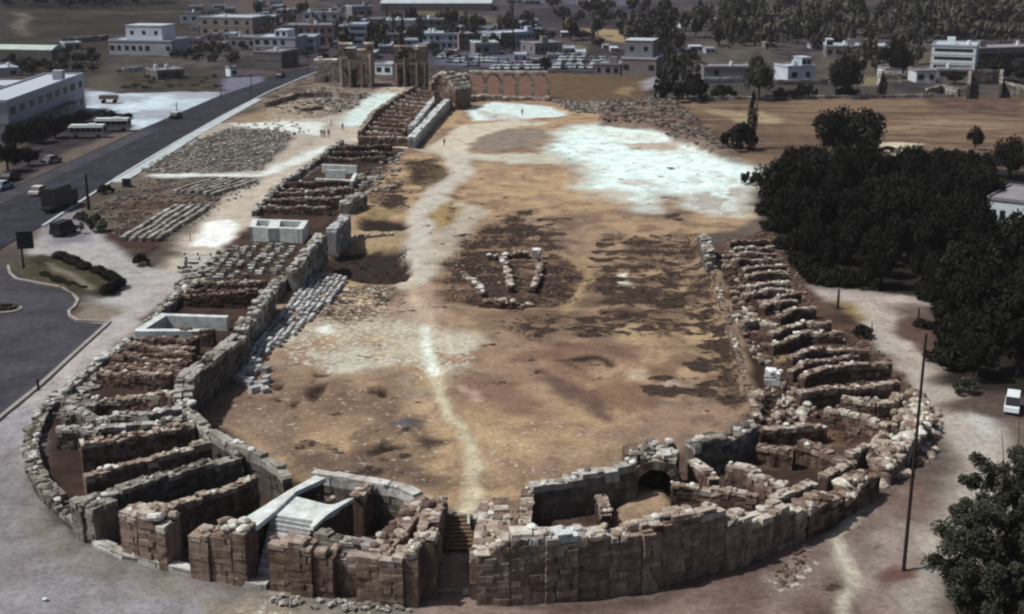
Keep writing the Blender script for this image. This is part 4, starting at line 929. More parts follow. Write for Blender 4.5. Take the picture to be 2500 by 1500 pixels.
# rows along the arena side of the podium: row lines share the wall's direction
A0, A1 = np.array(P(764, 676)), np.array(P(566, 925)); B0 = np.array(P(842, 688))
ax = (A1 - A0); LA = float(np.hypot(*ax)); ax /= LA; nrm = np.array([-ax[1], ax[0]]); wd = float(np.dot(B0 - A0, nrm)); sg = 1 if wd > 0 else -1; wd = abs(wd)
rz = math.atan2(ax[1], ax[0])
for r in range(7):
    o_ = wd * (r + .1) / 6.2; s0 = 0.0 + r * .2; s1 = LA * [1.0, 1.0, .97, .74, .66, .5, .32][r]
    s = s0
    while s < s1:
        l = 1.32
        if random.random() > .06 and NBLK < 180:
            q = A0 + ax * s + nrm * sg * (o_ + random.uniform(-.1, .1))
            block(random.choice(BLK), q[0], q[1], z_at(q[0], q[1]), rz + random.uniform(-.07, .07), (1, random.uniform(.62, .8), random.uniform(.8, 1.1)), 'pale squared block in the ordered rows along the foot of the arena podium', 'ordered block rows beside the podium')
        s += l + random.uniform(-.02, .08)
for k in range(16):
    q = P(random.uniform(560, 655), random.uniform(905, 962)); block(random.choice(BLK), q[0], q[1], z_at(*q), random.uniform(0, 3), (1.1, 1.1, 1.1), 'pale squared block lying loose at the near end of the ordered rows', 'loose blocks at the end of the rows')
# blocks stored in the straight left stand
def fill(poly, n, fn, minpx=0):
    w = np.array([P(*q) for q in poly]); c0 = w.min(0); c1 = w.max(0); k = 0; tries = 0
    while k < n and tries < n * 40:
        tries += 1; q = c0 + (c1 - c0) * np.array([random.random(), random.random()])
        if _dist(w, True, np.array([q[0]]), np.array([q[1]]))[0] < 0: fn(q[0], q[1]); k += 1
def grid_fill(poly, dx, dy, fn, jit=.12, keep=.9):
    w = np.array([P(*q) for q in poly]); c0 = w.min(0); c1 = w.max(0)
    for y in np.arange(c0[1], c1[1], dy):
        for x in np.arange(c0[0], c1[0], dx):
            q = (x + random.uniform(-jit, jit), y + random.uniform(-jit, jit))
            if random.random() < keep and _dist(w, True, np.array([q[0]]), np.array([q[1]]))[0] < 0: fn(*q)
grid_fill([(545, 604), (732, 596), (690, 668), (520, 690), (440, 720)], 1.55, 1.35, lambda x, y: (block(random.choice(BLK2 + BLK[:2]), x, y, z_at(x, y), random.choice((0, 1.57)) + random.uniform(-.2, .2), (.85, .9, .9), 'grey squared block among those stored in front of the two-celled white chamber', 'blocks stored by the white chamber') if NBLK < 290 else STUFFB.box((x, y, z_at(x, y) + .25), (1.1, .7, .6), random.uniform(0, 3), random.uniform(.3, .9), .06)), .3, .85)
# stone fields by the road, too many to count
def sbox(x, y, a=.35, b=.9, tone=(.3, .95)): STUFFB.box((x, y, z_at(x, y) + .15), (random.uniform(a, b), random.uniform(a, b) * .8, random.uniform(.18, .38) * min(1, b)), random.uniform(0, 3.1), random.uniform(*tone), .06)
fill([(350, 412), (460, 350), (560, 312), (690, 318), (712, 340), (640, 414), (480, 424), (338, 424)], 950, lambda x, y: sbox(x, y, .2, .75, (.45, 1.0)))
fill([(560, 300), (700, 296), (760, 320), (700, 340)], 60, lambda x, y: sbox(x, y, .3, .7))
fill([(230, 510), (330, 440), (620, 436), (640, 446), (600, 475), (400, 590), (330, 600), (240, 560)], 480, lambda x, y: sbox(x, y, .15, .55, (.2, .75)))
w0, w1 = np.array(P(398, 588)), np.array(P(520, 506)); dr = (w1 - w0); LL = np.hypot(*dr); dr /= LL; nn = np.array([-dr[1], dr[0]])
for r in range(5):
    for s in np.arange(0, LL, 1.15):
        q = w0 + dr * s + nn * (r * 1.25 + .6); STUFFB.box((q[0], q[1], z_at(*q) + .25), (1.0, .6, .55), math.atan2(dr[1], dr[0]) + random.uniform(-.1, .1), random.uniform(.5, 1.0), .06)
w0, w1 = np.array(P(530, 478)), np.array(P(632, 446)); dr = (w1 - w0); LL = np.hypot(*dr); dr /= LL; nn = np.array([-dr[1], dr[0]])
for r in range(6):
    for s in np.arange(0, LL, 1.3):
        q = w0 + dr * s + nn * (r * 1.5 + .6); STUFFB.box((q[0], q[1], z_at(*q) + .25), (1.1, .7, .6), math.atan2(dr[1], dr[0]) + random.uniform(-.1, .1), random.uniform(.5, .95), .06)
fill([(640, 260), (780, 215), (905, 230), (860, 270), (740, 280)], 160, lambda x, y: sbox(x, y, .5, 1.5, (.2, .8)))
fill([(440, 640), (530, 640), (480, 720), (420, 750)], 60, lambda x, y: sbox(x, y, .4, .9, (.5, 1)))
fill([(200, 910), (275, 905), (260, 945), (190, 960)], 30, lambda x, y: sbox(x, y, .5, 1.0, (.4, 1)))
fill([(150, 1000), (240, 990), (225, 1055), (140, 1060)], 45, lambda x, y: STUFFB.box((x, y, 1.1), (random.uniform(.4, .9), .5, .5), random.uniform(0, 3), random.uniform(.2, .8), .07))
fill([(860, 440), (985, 370), (960, 470), (870, 480)], 90, lambda x, y: sbox(x, y, .4, 1.2, (.3, 1)))
fill([(620, 1450), (800, 1470), (1000, 1490), (1000, 1500), (700, 1485)], 60, lambda x, y: sbox(x, y, .15, .45, (.5, 1)))
fill([(1470, 252), (1650, 254), (1720, 320), (1795, 378), (1762, 384), (1644, 345), (1582, 318), (1470, 300)], 420, lambda x, y: sbox(x, y, .4, 1.2, (.05, .6)))
fill([(1340, 245), (1470, 250), (1470, 280), (1400, 276)], 110, lambda x, y: sbox(x, y, .4, 1.0, (.2, .9)))
tag(STUFFB.build('stone_field', M['stone_grey']), kind='stuff')
NR = 0; STUFFR = MB()
def rub(x, y, label, group, r=(.4, 1.0), z=None):
    global NR
    z = z_at(x, y) if z is None else z; s = random.uniform(*r)
    if NR < 296 and s > .42:
        o = bpy.data.objects.new('rubble_stone', random.choice(RUB)); COL.objects.link(o); o.location = (x, y, z); o.rotation_euler = (random.uniform(-.25, .25), random.uniform(-.25, .25), random.uniform(0, 6.2)); o.scale = (s, s * random.uniform(.7, 1.1), s * random.uniform(.8, 1.2))
        tag(o, label, 'stone', group); NR += 1
    else: boulder(STUFFR, (x, y, z + s * .15), s * .5, random.uniform(.1, .95), .75)
fill([(2120, 1180), (2230, 1100), (2255, 1020), (2235, 965), (2180, 985), (2180, 1060), (2120, 1100)], 110, lambda x, y: rub(x, y, 'brown boulder on the tumbled rubble slope outside the right stand', 'boulders of the outer rubble slope', (.5, 1.4), z_at(x, y) + random.uniform(0, .9)))
fill([(2150, 1200), (2280, 1120), (2300, 1000), (2255, 1000), (2240, 1090), (2140, 1180)], 60, lambda x, y: rub(x, y, 'brown boulder on the tumbled rubble slope outside the right stand', 'boulders of the outer rubble slope', (.5, 1.2)))
fill([(1850, 960), (1960, 950), (2010, 1000), (1960, 1060), (1850, 1040)], 70, lambda x, y: rub(x, y, 'reddish stone scattered between the white block pile and the lower right chambers', 'scattered stones of the lower right stand', (.4, 1.1), z_at(x, y) + random.uniform(0, .6)))
fill([(1300, 1270), (1480, 1255), (1490, 1200), (1310, 1210)], 22, lambda x, y: rub(x, y, 'pale stone lying in the cell behind the pale coping', 'stones in the cell right of the gateway', (.4, .9)))
fill([(1750, 620), (1790, 620), (1850, 790), (1890, 900), (1840, 900), (1790, 780)], 190, lambda x, y: rub(x, y, 'stone on the rubble band along the inner edge of the right stand', 'stones of the right inner rubble band', (.35, 1.0), z_at(x, y) + random.uniform(0, .4)))
fill([(1640, 1150), (1760, 1120), (1880, 1190), (1900, 1230), (1760, 1230)], 70, lambda x, y: rub(x, y, '', '', (.3, .42)))
fill([(1760, 580), (1890, 570), (1960, 690), (1990, 740), (1880, 800), (1820, 700)], 620, lambda x, y: rub(x, y, '', '', (.25, .42)))
fill([(1880, 800), (2100, 800), (2220, 930), (2250, 1020), (2100, 1140), (1900, 1130), (1850, 1040)], 750, lambda x, y: rub(x, y, '', '', (.2, .42)))
fill([(1880, 1400), (1960, 1330), (2000, 1300), (1960, 1380), (1920, 1450)], 60, lambda x, y: rub(x, y, '', '', (.2, .42)))
fill([(1180, 1300), (1300, 1200), (1290, 1270), (1200, 1340)], 40, lambda x, y: rub(x, y, '', '', (.2, .42)))
fill([(1080, 640), (1150, 570), (1320, 560), (1410, 650), (1400, 730), (1250, 760), (1090, 735)], 260, lambda x, y: rub(x, y, '', '', (.2, .42)))
tag(STUFFR.build('rubble', M['stone_earth']), kind='stuff')
# ================================================================== BUILDINGS
def building(name, label, fl, fr, top_py, depth, col='pale', roof='roof_grey', floors=2, cols=4, group=None, cat='house', tier=None, sills=False, h=None, win=True, parapet=0.45, side=True, wfill=0.9, band=False, clutter=True):
    A = G(*fl); B = G(*fr); zb = min(A.z, B.z)
    hh = h if h else HT(fl[0], fl[1], top_py)
    A2, B2 = Vector((A.x, A.y)), Vector((B.x, B.y)); d = B2 - A2; L = d.length; rz = math.atan2(d.y, d.x)
    e = empty(name, (A.x, A.y, zb), rz); tag(e, label, cat, group)
    mb = MB(); mb.box((L / 2, depth / 2, hh / 2 - .5), (L, depth, hh + 1.0))
    if floors > 1:
        for f in range(1, floors): mb.box((L / 2, depth / 2, hh * f / floors), (L + .16, depth + .16, .16))
    mb.build('wall', M['pl_' + col], e)
    rb = MB(); rb.box((L / 2, depth / 2, hh + .06), (L + .3, depth + .3, .14))
    if parapet:
        for c, s in (((L / 2, 0, hh + parapet / 2 + .1), (L + .3, .22, parapet)), ((L / 2, depth, hh + parapet / 2 + .1), (L + .3, .22, parapet)), ((0, depth / 2, hh + parapet / 2 + .1), (.22, depth - .24, parapet)), ((L, depth / 2, hh + parapet / 2 + .1), (.22, depth - .24, parapet))): rb.box(c, s)
    ro = rb.build('roof', M['pl_' + roof], e)
    if clutter and L > 7:
        for k in range(random.choice((1, 2, 2))):
            t = MB(); x, y = random.uniform(1.5, L - 1.5), random.uniform(1.5, max(1.6, depth - 1.5))
            if random.random() < .6: t.tube([(x, y, hh + .15), (x, y, hh + 1.5)], .6, 8); t.build('water_tank', M['pl_bright'], ro)
            else: t.box((x, y, hh + 1.2), (2.4, 2.2, 2.2)); t.build('stair_room', M['pl_' + col], ro)
    def window(cx, cz, w, hgt, on_side=False):
        g = MB()
        if on_side == 0: g.box((cx, -.02, cz), (w, .09, hgt)); c2 = (cx, -.06, cz - hgt / 2 - .06); s2 = (w + .25, .26, .1)
        else: g.box(((L + .02) if on_side == 1 else -.02, cx, cz), (.09, w, hgt)); c2 = (L + .06 if on_side == 1 else -.06, cx, cz - hgt / 2 - .06); s2 = (.26, w + .25, .1)
        o = g.build('window', M['glass'], e)
        if sills: s_ = MB(); s_.box(c2, s2); s_.build('sill', M['pl_pale'], o)
    if win:
        fh = hh / floors
        for f in range(floors):
            if band:
                window(L * .5, fh * (f + .55), L * .86, fh * .34, 0); continue
            for c in range(cols):
                if random.random() > wfill: continue
                window(L * (c + .5) / cols + random.uniform(-.2, .2), fh * (f + .52), (min(1.5, L / cols * .5) if L < 50 else 3.2) * random.uniform(.8, 1.3), min(1.5, fh * .48), 0)
            if side and depth > 5:
                sd_ = 1 if A.x + L / 2 < 0 else 2
                for c in range(max(1, int(depth / 5))):
                    if random.random() < .6: window(depth * (c + .5) / max(1, int(depth / 5)), fh * (f + .52), 1.1, min(1.3, fh * .45), sd_)
    if tier:
        x0, x1, d0, d1, th, tc = tier; t = MB(); t.box((L * (x0 + x1) / 2, depth * (d0 + d1) / 2, hh + th / 2 + .1), (L * (x1 - x0), depth * (d1 - d0), th))
        u = t.build('upper_storey', M['pl_' + tc], e); t = MB(); t.box((L * (x0 + x1) / 2, depth * (d0 + d1) / 2, hh + th + .18), (L * (x1 - x0) + .3, depth * (d1 - d0) + .3, .18)); t.build('roof', M['pl_' + roof], u)
        n = max(2, int(L * (x1 - x0) / 4))
        for c in range(n):
            g = MB(); g.box((L * (x0 + (x1 - x0) * (c + .5) / n), depth * d0 - .02, hh + th * .55), (1.2, .09, 1.3)); g.build('window', M['glass'], u)
    return e
b1 = building('shop_building', 'long two-storey roadside building with pale flat roofs and dark shop openings', (27, 350), (210, 266), 192, 9, 'pale', 'roof_pale', 2, 9, cat='building', h=8.2, wfill=.95)
bL = Vector((b1.location.x, b1.location.y)); LB = (Vector(PT(210, 266)) - Vector(PT(27, 350))).length
for x0, x1, nm in ((LB - 11, LB - .1, 'wing'), (6, 20, 'wing')):
    mb = MB(); mb.box(((x0 + x1) / 2, 9 + 11, 3.0), (x1 - x0, 22, 7.6)); w = mb.build(nm, M['pl_dim'], b1); mb = MB(); mb.box(((x0 + x1) / 2, 9.2 + 11, 6.9), (x1 - x0 + .3, 22.3, .24)); mb.build('roof', M['pl_roof_pale'], w)
mb = MB(); mb.box((LB * .45, -1.0, 3.35), (LB * .62, 2.0, .18)); mb.build('awning', M['pl_dim'], b1)
BL = [
 ('villa', 'white flat-roofed villa with a recessed upper storey on the olive slope', (268, 134), (420, 137), 100, 16, dict(col='pale', roof='roof_pale', floors=1, cols=9, tier=(.22, .80, .2, .9, 5.0, 'white'))),
 ('house', 'small white box house with two windows standing alone on the slope', (440, 58), (486, 58), 34, 10, dict(col='bright', floors=1, cols=2)),
 ('house', 'large tan house with pale roof edge below the hilltop trees', (490, 86), (618, 90), 42, 16, dict(col='tan', roof='roof_pale', floors=2, cols=5)),
 ('house', 'tan basement house in front of the large tan house', (560, 118), (626, 120), 92, 10, dict(col='grey', floors=1, cols=3)),
 ('house', 'pale lilac house with a white roof room beside the road cypress', (620, 134), (722, 136), 93, 14, dict(col='pale', roof='roof_pale', floors=2, cols=5, tier=(.45, .75, .2, .8, 2.4, 'white'))),
 ('house', 'bluish white house right behind the road cypress', (728, 128), (771, 128), 92, 12, dict(col='blue', roof='roof_pale', floors=2, cols=2)),
 ('house', 'grey white house with a row of dark windows below the tree crowned rise', (738, 66), (828, 66), 33, 12, dict(col='pale', floors=2, cols=4)),
 ('apartment_house', 'wide pinkish two-storey block behind the road houses', (692, 110), (815, 110), 64, 14, dict(col='pink', floors=2, cols=7)),
 ('apartment_house', 'narrow bluish white block with two dark balcony bands behind the arch', (852, 112), (896, 112), 62, 12, dict(col='blue', roof='roof_pale', floors=3, cols=1, band=True)),
 ('apartment_house', 'plain grey block beside the bluish banded block', (897, 98), (936, 98), 49, 12, dict(col='grey', floors=3, cols=2)),
 ('house', 'bluish white long house with a single dark door above the arch', (933, 84), (1012, 84), 52, 12, dict(col='white', roof='roof_pale', floors=1, cols=3)),
 ('house', 'grey house with a pale roof edge under the far field', (860, 48), (910, 46), 18, 10, dict(col='grey', roof='roof_pale', floors=1, cols=3)),
 ('house', 'grey stepped house behind the white balconied block', (1024, 82), (1082, 82), 50, 10, dict(col='grey', floors=2, cols=3)),
 ('apartment_house', 'white block with balconies and dark trees along its foot', (1030, 121), (1122, 121), 84, 12, dict(col='blue', roof='roof_pale', floors=2, cols=6)),
 ('house', 'plain pinkish house beside the white balconied block', (1121, 123), (1158, 122), 86, 12, dict(col='pink', floors=2, cols=2, wfill=.4)),
 ('house', 'greenish grey house with cars parked before it', (1160, 136), (1218, 135), 108, 12, dict(col='grey', roof='green_roof', floors=1, cols=3)),
 ('school_block', 'long bluish white block with a window band near the car park', (1222, 120), (1304, 114), 84, 12, dict(col='blue', roof='roof_pale', floors=2, cols=9)),
 ('house', 'low lilac grey block next to the long bluish white block', (1306, 134), (1373, 131), 109, 12, dict(col='grey', floors=1, cols=6)),
 ('house', 'pale two-tiered house beside the brown field at the end of the car park', (1518, 186), (1601, 188), 144, 14, dict(col='tan', roof='roof_pale', floors=1, cols=4, wfill=.6, tier=(.0, .82, .3, 1.0, 5.0, 'grey'))),
 ('house', 'small grey house touching the car park end of the brown field', (1452, 184), (1514, 186), 158, 10, dict(col='grey', floors=1, cols=3)),
 ('storehouse', 'long low grey building behind the round field tree', (1718, 190), (1834, 190), 166, 10, dict(col='grey', floors=1, cols=6, wfill=.3)),
 ('house', 'pale bluish cottage with a chimney room among dark bushes', (1922, 203), (1988, 201), 166, 9, dict(col='white', roof='roof_pale', floors=1, cols=2, wfill=.5, tier=(.6, .95, .2, .8, 2.4, 'pale'))),
 ('clinic_building', 'bright white building with dark window stripes under the forest hill', (2270, 172), (2378, 176), 112, 16, dict(col='bright', roof='roof_pale', floors=3, cols=2, band=True)),
 ('long_building', 'long grey building with one dark window band under the forest hill', (2379, 160), (2540, 152), 122, 14, dict(col='grey', roof='roof_grey', floors=1, cols=1, band=True)),
 ('long_building', 'pale low terrace with a white end block among dark trees', (2016, 140), (2168, 142), 114, 12, dict(col='grey', roof='roof_pale', floors=1, cols=8, wfill=.5, tier=(.0, .1, .0, .5, 2.2, 'white'))),
 ('house', 'tiny bluish white house by the tan garden wall', (2160, 193), (2200, 193), 171, 8, dict(col='bright', floors=1, cols=1)),
 ('house', 'small pale house below the white striped building', (2236, 202), (2284, 202), 176, 8, dict(col='white', floors=1, cols=2)),
 ('house', 'low grey roadside house near the dark field', (385, 196), (450, 192), 176, 10, dict(col='dim', floors=1, cols=2)),
 ('kiosk', 'narrow white kiosk at the mouth of the white lot', (563, 188), (581, 187), 168, 4, dict(col='bright', floors=1, cols=1)),
 ('house', 'dark roadside house beside the distant road bend', (688, 168), (730, 160), 130, 10, dict(col='dim', floors=2, cols=2)),
 ('house', 'small white house with a flat roof beside the big roadside building', (-30, 190), (48, 186), 172, 14, dict(col='pale', roof='roof_pale', floors=1, cols=3)),
 ('house', 'pale hut by the dark trees left of the white villa', (160, 124), (200, 122), 108, 8, dict(col='grey', roof='roof_pale', floors=1, cols=2)),
]
for nm, lb, fl, fr, top, dp, kw in BL:
    building(nm, lb, fl, fr, top, dp, cat='building' if 'house' not in nm or 'apart' in nm else 'house', **kw)
# lean-to base of the striped building
bt = building('annex', 'grey basement wing in front of the white striped building', (2290, 190), (2372, 192), 172, 8, 'grey', floors=1, cols=3, cat='building')
# right house among the trees
hw = building('house', 'white house with a flat grey roof half hidden in the grove', (2402, 560), (2520, 575), 470, 12, 'bright', 'roof_grey', 1, 4, sills=True, h=4.4, parapet=.3)
building('house', 'bright white corner of a house at the frame edge below the grove house', (2478, 580), (2540, 588), 548, 6, 'bright', 'roof_pale', 1, 1, h=2.2)
# scattered small houses
HG = 'small pale houses scattered in the wooded valley'
random.seed(21)
for px, py, w in [(1745, 56, 26), (1775, 52, 22), (1802, 50, 20), (1835, 47, 24), (1862, 46, 20), (1700, 66, 24), (1672, 70, 22), (1640, 78, 20), (1610, 88, 28), (1565, 80, 18), (1890, 44, 16), (1925, 50, 16), (1935, 78, 22), (1958, 70, 18), (1720, 40, 18), (1990, 60, 14), (2080, 42, 16), (2210, 42, 20), (2190, 36, 14), (2220, 28, 14),
                  (1880, 118, 26), (1700, 124, 30), (1735, 132, 24), (1655, 128, 36), (1480, 120, 16), (1380, 92, 20), (1300, 76, 20), (1500, 128, 18), (1620, 150, 18), (1990, 120, 20), (1555, 60, 30)]:
    building('small_house', 'small pale house scattered in the wooded valley beyond the fields', (px - w / 2, py), (px + w / 2, py), py - random.uniform(8, 13), random.uniform(6, 9), random.choice(('pale', 'white', 'grey', 'blue', 'bright')), random.choice(('roof_pale', 'roof_grey')), 1, 2, group=HG, side=False, clutter=False, parapet=0)
HG2 = 'grey houses packed in the town behind the arch'
for px, py, w, hp in [(655, 62, 34, 20), (690, 44, 28, 18), (830, 88, 34, 22), (800, 42, 30, 18), (845, 34, 24, 16), (965, 110, 44, 26), (1000, 122, 40, 22), (1085, 58, 28, 16), (1180, 104, 30, 20), (1200, 92, 26, 18), (900, 128, 30, 20), (590, 68, 30, 20), (780, 84, 30, 18), (1140, 64, 24, 14), (1255, 10, 40, 10), (1300, 12, 36, 10), (1350, 8, 40, 10), (520, 40, 26, 14), (640, 46, 20, 12), (1100, 142, 30, 14), (1270, 150, 30, 14), (1310, 160, 26, 12), (1190, 84, 30, 14), (1430, 14, 40, 9), (560, 34, 22, 12), (700, 130, 30, 16), (680, 96, 26, 16), (760, 112, 34, 20), (830, 122, 28, 18), (850, 138, 30, 16), (905, 145, 26, 14), (940, 132, 30, 18), (985, 140, 24, 14), (1020, 132, 26, 14), (1045, 64, 30, 16), (1100, 62, 26, 14), (1130, 84, 26, 16), (1155, 74, 22, 12), (1215, 78, 26, 14), (1240, 96, 26, 14), (1265, 84, 24, 12), (1290, 96, 22, 12), (720, 78, 28, 16), (760, 70, 24, 16), (650, 84, 28, 18), (608, 112, 24, 14), (870, 60, 26, 16), (915, 62, 26, 14), (960, 66, 22, 14), (985, 76, 24, 14), (1350, 146, 24, 10), (1390, 132, 26, 12), (1420, 140, 22, 10), (780, 50, 24, 14), (725, 36, 22, 12), (675, 28, 24, 12), (615, 52, 22, 12), (540, 64, 24, 14), (480, 74, 22, 12)]:
    building('town_house', 'grey flat-roofed house packed among others in the town behind the ruined arch', (px - w / 2, py), (px + w / 2, py), py - hp, random.uniform(8, 12), random.choice(('grey', 'pink', 'tan', 'pale', 'grey', 'blue')), random.choice(('roof_pale', 'roof_grey')), 2 if hp > 17 else 1, 3, group=HG2, side=False)
rt = np.random.default_rng(12); placed = []
while len(placed) < 46:
    px, py = rt.uniform(470, 1320), rt.uniform(18, 132)
    if py < 40 and 880 < px: continue
    if any(abs(px - a) < 20 and abs(py - b) < 9 for a, b in placed): continue
    placed.append((px, py)); w = rt.uniform(16, 30)
    building('town_house', 'grey flat-roofed house packed among others in the town behind the ruined arch', (px - w / 2, py), (px + w / 2, py), py - rt.uniform(9, 17), rt.uniform(7, 11), random.choice(('grey', 'pink', 'tan', 'pale', 'blue', 'white')), random.choice(('roof_pale', 'roof_grey')), 1, 3, group=HG2, side=False)
# greenhouses and sheds
def shed(label, fl, fr, depth, h, roofmat='pl_green_roof', wallmat='pl_dim'):
    A, B = G(*fl), G(*fr); d = Vector((B.x - A.x, B.y - A.y)); L = d.length; e = empty('greenhouse', (A.x, A.y, A.z), math.atan2(d.y, d.x)); tag(e, label, 'greenhouse')
    mb = MB(); mb.box((L / 2, depth / 2, h / 2 - .5), (L, depth, h + 1)); mb.build('wall', M[wallmat], e)
    mb = MB(); n = max(1, int(depth / 8)); w = depth / n
    for k in range(n):
        pr = [(k * w + w * t / 6, h + .1 + 1.3 * math.sin(math.pi * t / 6)) for t in range(7)]
        vs = [(-.2, y, z) for y, z in pr] + [(L + .2, y, z) for y, z in pr]; fs = [(i, i + 1, i + 8, i + 7) for i in range(6)] + [tuple(range(6, -1, -1)), tuple(range(7, 14))]
        mb.add(vs, fs)
    mb.build('roof', M[roofmat], e)
shed('long pale-roofed greenhouse on the hill at the top of the town', (930, 27), (1200, 27), 34, 3.6, 'pl_roof_pale')
shed('long pale green greenhouse roof at the far left edge of the slope', (-60, 146), (128, 150), 9, 3.5)
# ================================================================== THE MONUMENTAL ARCH
a0 = G(826, 214); a1 = G(1046, 212); d = a1 - a0; La = d.to_2d().length
ar = empty('monumental_arch', a0, math.atan2(d.y, d.x)); tag(ar, 'tall ruined Roman arch with two broken pylons and an open gap between', 'ruined arch')
HP = HT(826, 214, 110)
def pylon(x0, w, hp, door_x, tn=(.4, .8)):
    mb = MB(); z = 0; D = 6.0; c = .85; dw = 1.8
    while z < hp:
        x = x0
        while x < x0 + w:
            l = min(random.uniform(1.0, 1.9), x0 + w - x); cx = x + l / 2
            indoor = abs(cx - door_x) < dw / 2 + .5 and z < 4.6
            niche = abs(cx - door_x) < 1.3 and 6.8 < z < 9.4
            ragged = z > hp - 1.6 and random.random() < .3
            y0 = 1.8 if (indoor or niche) else 0
            if not ragged: mb.box((cx, (y0 + D) / 2, z + c / 2), (l - .03, D - y0, c - .03), 0, random.uniform(*tn), .04)
            x += l
        z += c
    p = mb.build('pylon', M['stone'], ar)
    for cx in (x0 + .8, x0 + w * .32, x0 + w * .68, x0 + w - .8):
        cb = MB(); n = 8; cb.tube([(cx, 0, -.2), (cx, 0, 1.0)], .75, 10, .4); cb.tube([(cx, 0, 1.0), (cx, 0, hp * random.uniform(.55, .78))], [.48, .42], 12, .5)
        cb.build('column', M['stone'], p)
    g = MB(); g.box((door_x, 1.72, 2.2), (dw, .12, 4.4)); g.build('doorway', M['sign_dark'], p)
    g = MB(); g.box((x0 + w / 2, D / 2, hp * .58), (w + .3, D + .4, .4), 0, .5, .03); g.build('cornice', M['stone'], p)
pylon(0.3, La * .385, HP, La * .16); pylon(La * .62, La * .38, HP * .93, La * .735, (.25, .65))
mb = MB()
for k in range(8): mb.box((La * .4 + .6 * k, 2.8 + random.uniform(-.5, .5), .3), (.9, 2.2, .8), 0, random.uniform(.3, .8), .06)
mb.build('gap_rubble', M['stone'], ar)
pv = empty('side_pavilion', G(768, 202), math.atan2(d.y, d.x)); tag(pv, 'square stone side pavilion standing against the ruined arch', 'pavilion')
wv = (G(822, 204) - G(768, 202)).length; hv2 = HT(790, 203, 150); mb = MB(); z = 0
while z < hv2:
    x = 0
    while x < wv:
        l = min(random.uniform(.9, 1.7), wv - x)
        if not (z > hv2 - 1 and random.random() < .35): mb.box((x + l / 2, 2.5, z + .4), (l - .03, 5, .77), 0, random.uniform(.5, .9), .04)
        x += l
    z += .8
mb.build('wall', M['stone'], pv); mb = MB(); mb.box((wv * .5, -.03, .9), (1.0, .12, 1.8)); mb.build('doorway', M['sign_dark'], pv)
mb = MB(); mb.box((wv * .25, 2, hv2 + .4), (1.4, 1.4, 1.2), .2, .95, .05); mb.build('pale_block', M['stone_pale'], pv)
building('white_hut', 'low white hut seen through the open gap of the ruined arch', (916, 182), (958, 184), 158, 7, 'bright', 'roof_pale', 1, 2, cat='hut')
# ruined tower and arcade of the starting gates
stone_wall('ruined_tower', 'bulky dark ruined tower at the far end of the long stand', [W(1062, 262, 190), W(1085, 262, 180), W(1112, 264, 186), W(1132, 266, 215)], 6.0, mat='stone_earth', cat='ruined tower', course=.8, bl=(.9, 1.6), rag=.6, rubble=1.2, rs=(.3, .6))
stone_wall('rubble_wall', 'long tumbled wall running from the ruined arch to the dark tower', [W(1050, 222, 200), W(1080, 220, 190), W(1120, 205, 182), W(1140, 210, 182)], 1.6, mat='stone', course=.6, rag=.6, rubble=1.6)
a0 = G(1146, 238); a1 = G(1338, 240); d = a1 - a0; L = d.to_2d().length; HA = HT(1240, 239, 178)
ac = empty('arcade', a0, math.atan2(d.y, d.x)); tag(ac, 'slender pinkish arcade of the ancient starting gates with open arches', 'arcade')
mb = MB(); nb = 5; bw = L / nb
for k in range(nb + 1):
    z = 0
    while z < HA - 2.3:
        mb.box((k * bw, .6, z + .3), (.95, 1.2, .57), 0, random.uniform(.4, .8), .03); z += .6
mb.build('pier', M['stone'], ac)
for k in range(nb):
    mb = MB(); r0 = bw / 2 - .5
    for q in range(9):
        t0, t1 = math.pi * q / 9, math.pi * (q + 1) / 9; vs = []
        for yy in (0.05, 1.15):
            for rr, t in ((r0, t0), (r0 + .5, t0), (r0 + .5, t1), (r0, t1)): vs.append((bw * (k + .5) + rr * math.cos(t), yy, HA - 2.5 + min(rr, 99) * math.sin(t) * 1.15))
        mb.add(vs, [(3, 2, 1, 0), (4, 5, 6, 7), (0, 1, 5, 4), (1, 2, 6, 5), (2, 3, 7, 6), (3, 0, 4, 7)], random.uniform(.4, .8))
    mb.build('arch', M['stone'], ac)
mb = MB()
for k in range(int(L / 1.2)): mb.box((k * 1.2 + .6, .6, HA + .15), (1.17, 1.3, .5), 0, random.uniform(.5, .9), .03)
mb.build('entablature', M['stone'], ac)
stone_wall('rubble_wall', 'tumbled pale wall foot at the near side of the arcade', [W(1135, 250, 238), W(1180, 246, 232), W(1230, 246, 236), W(1300, 246, 238), W(1345, 248, 238)], 1.4, mat='stone', course=.5, rag=.5, rubble=1.4)
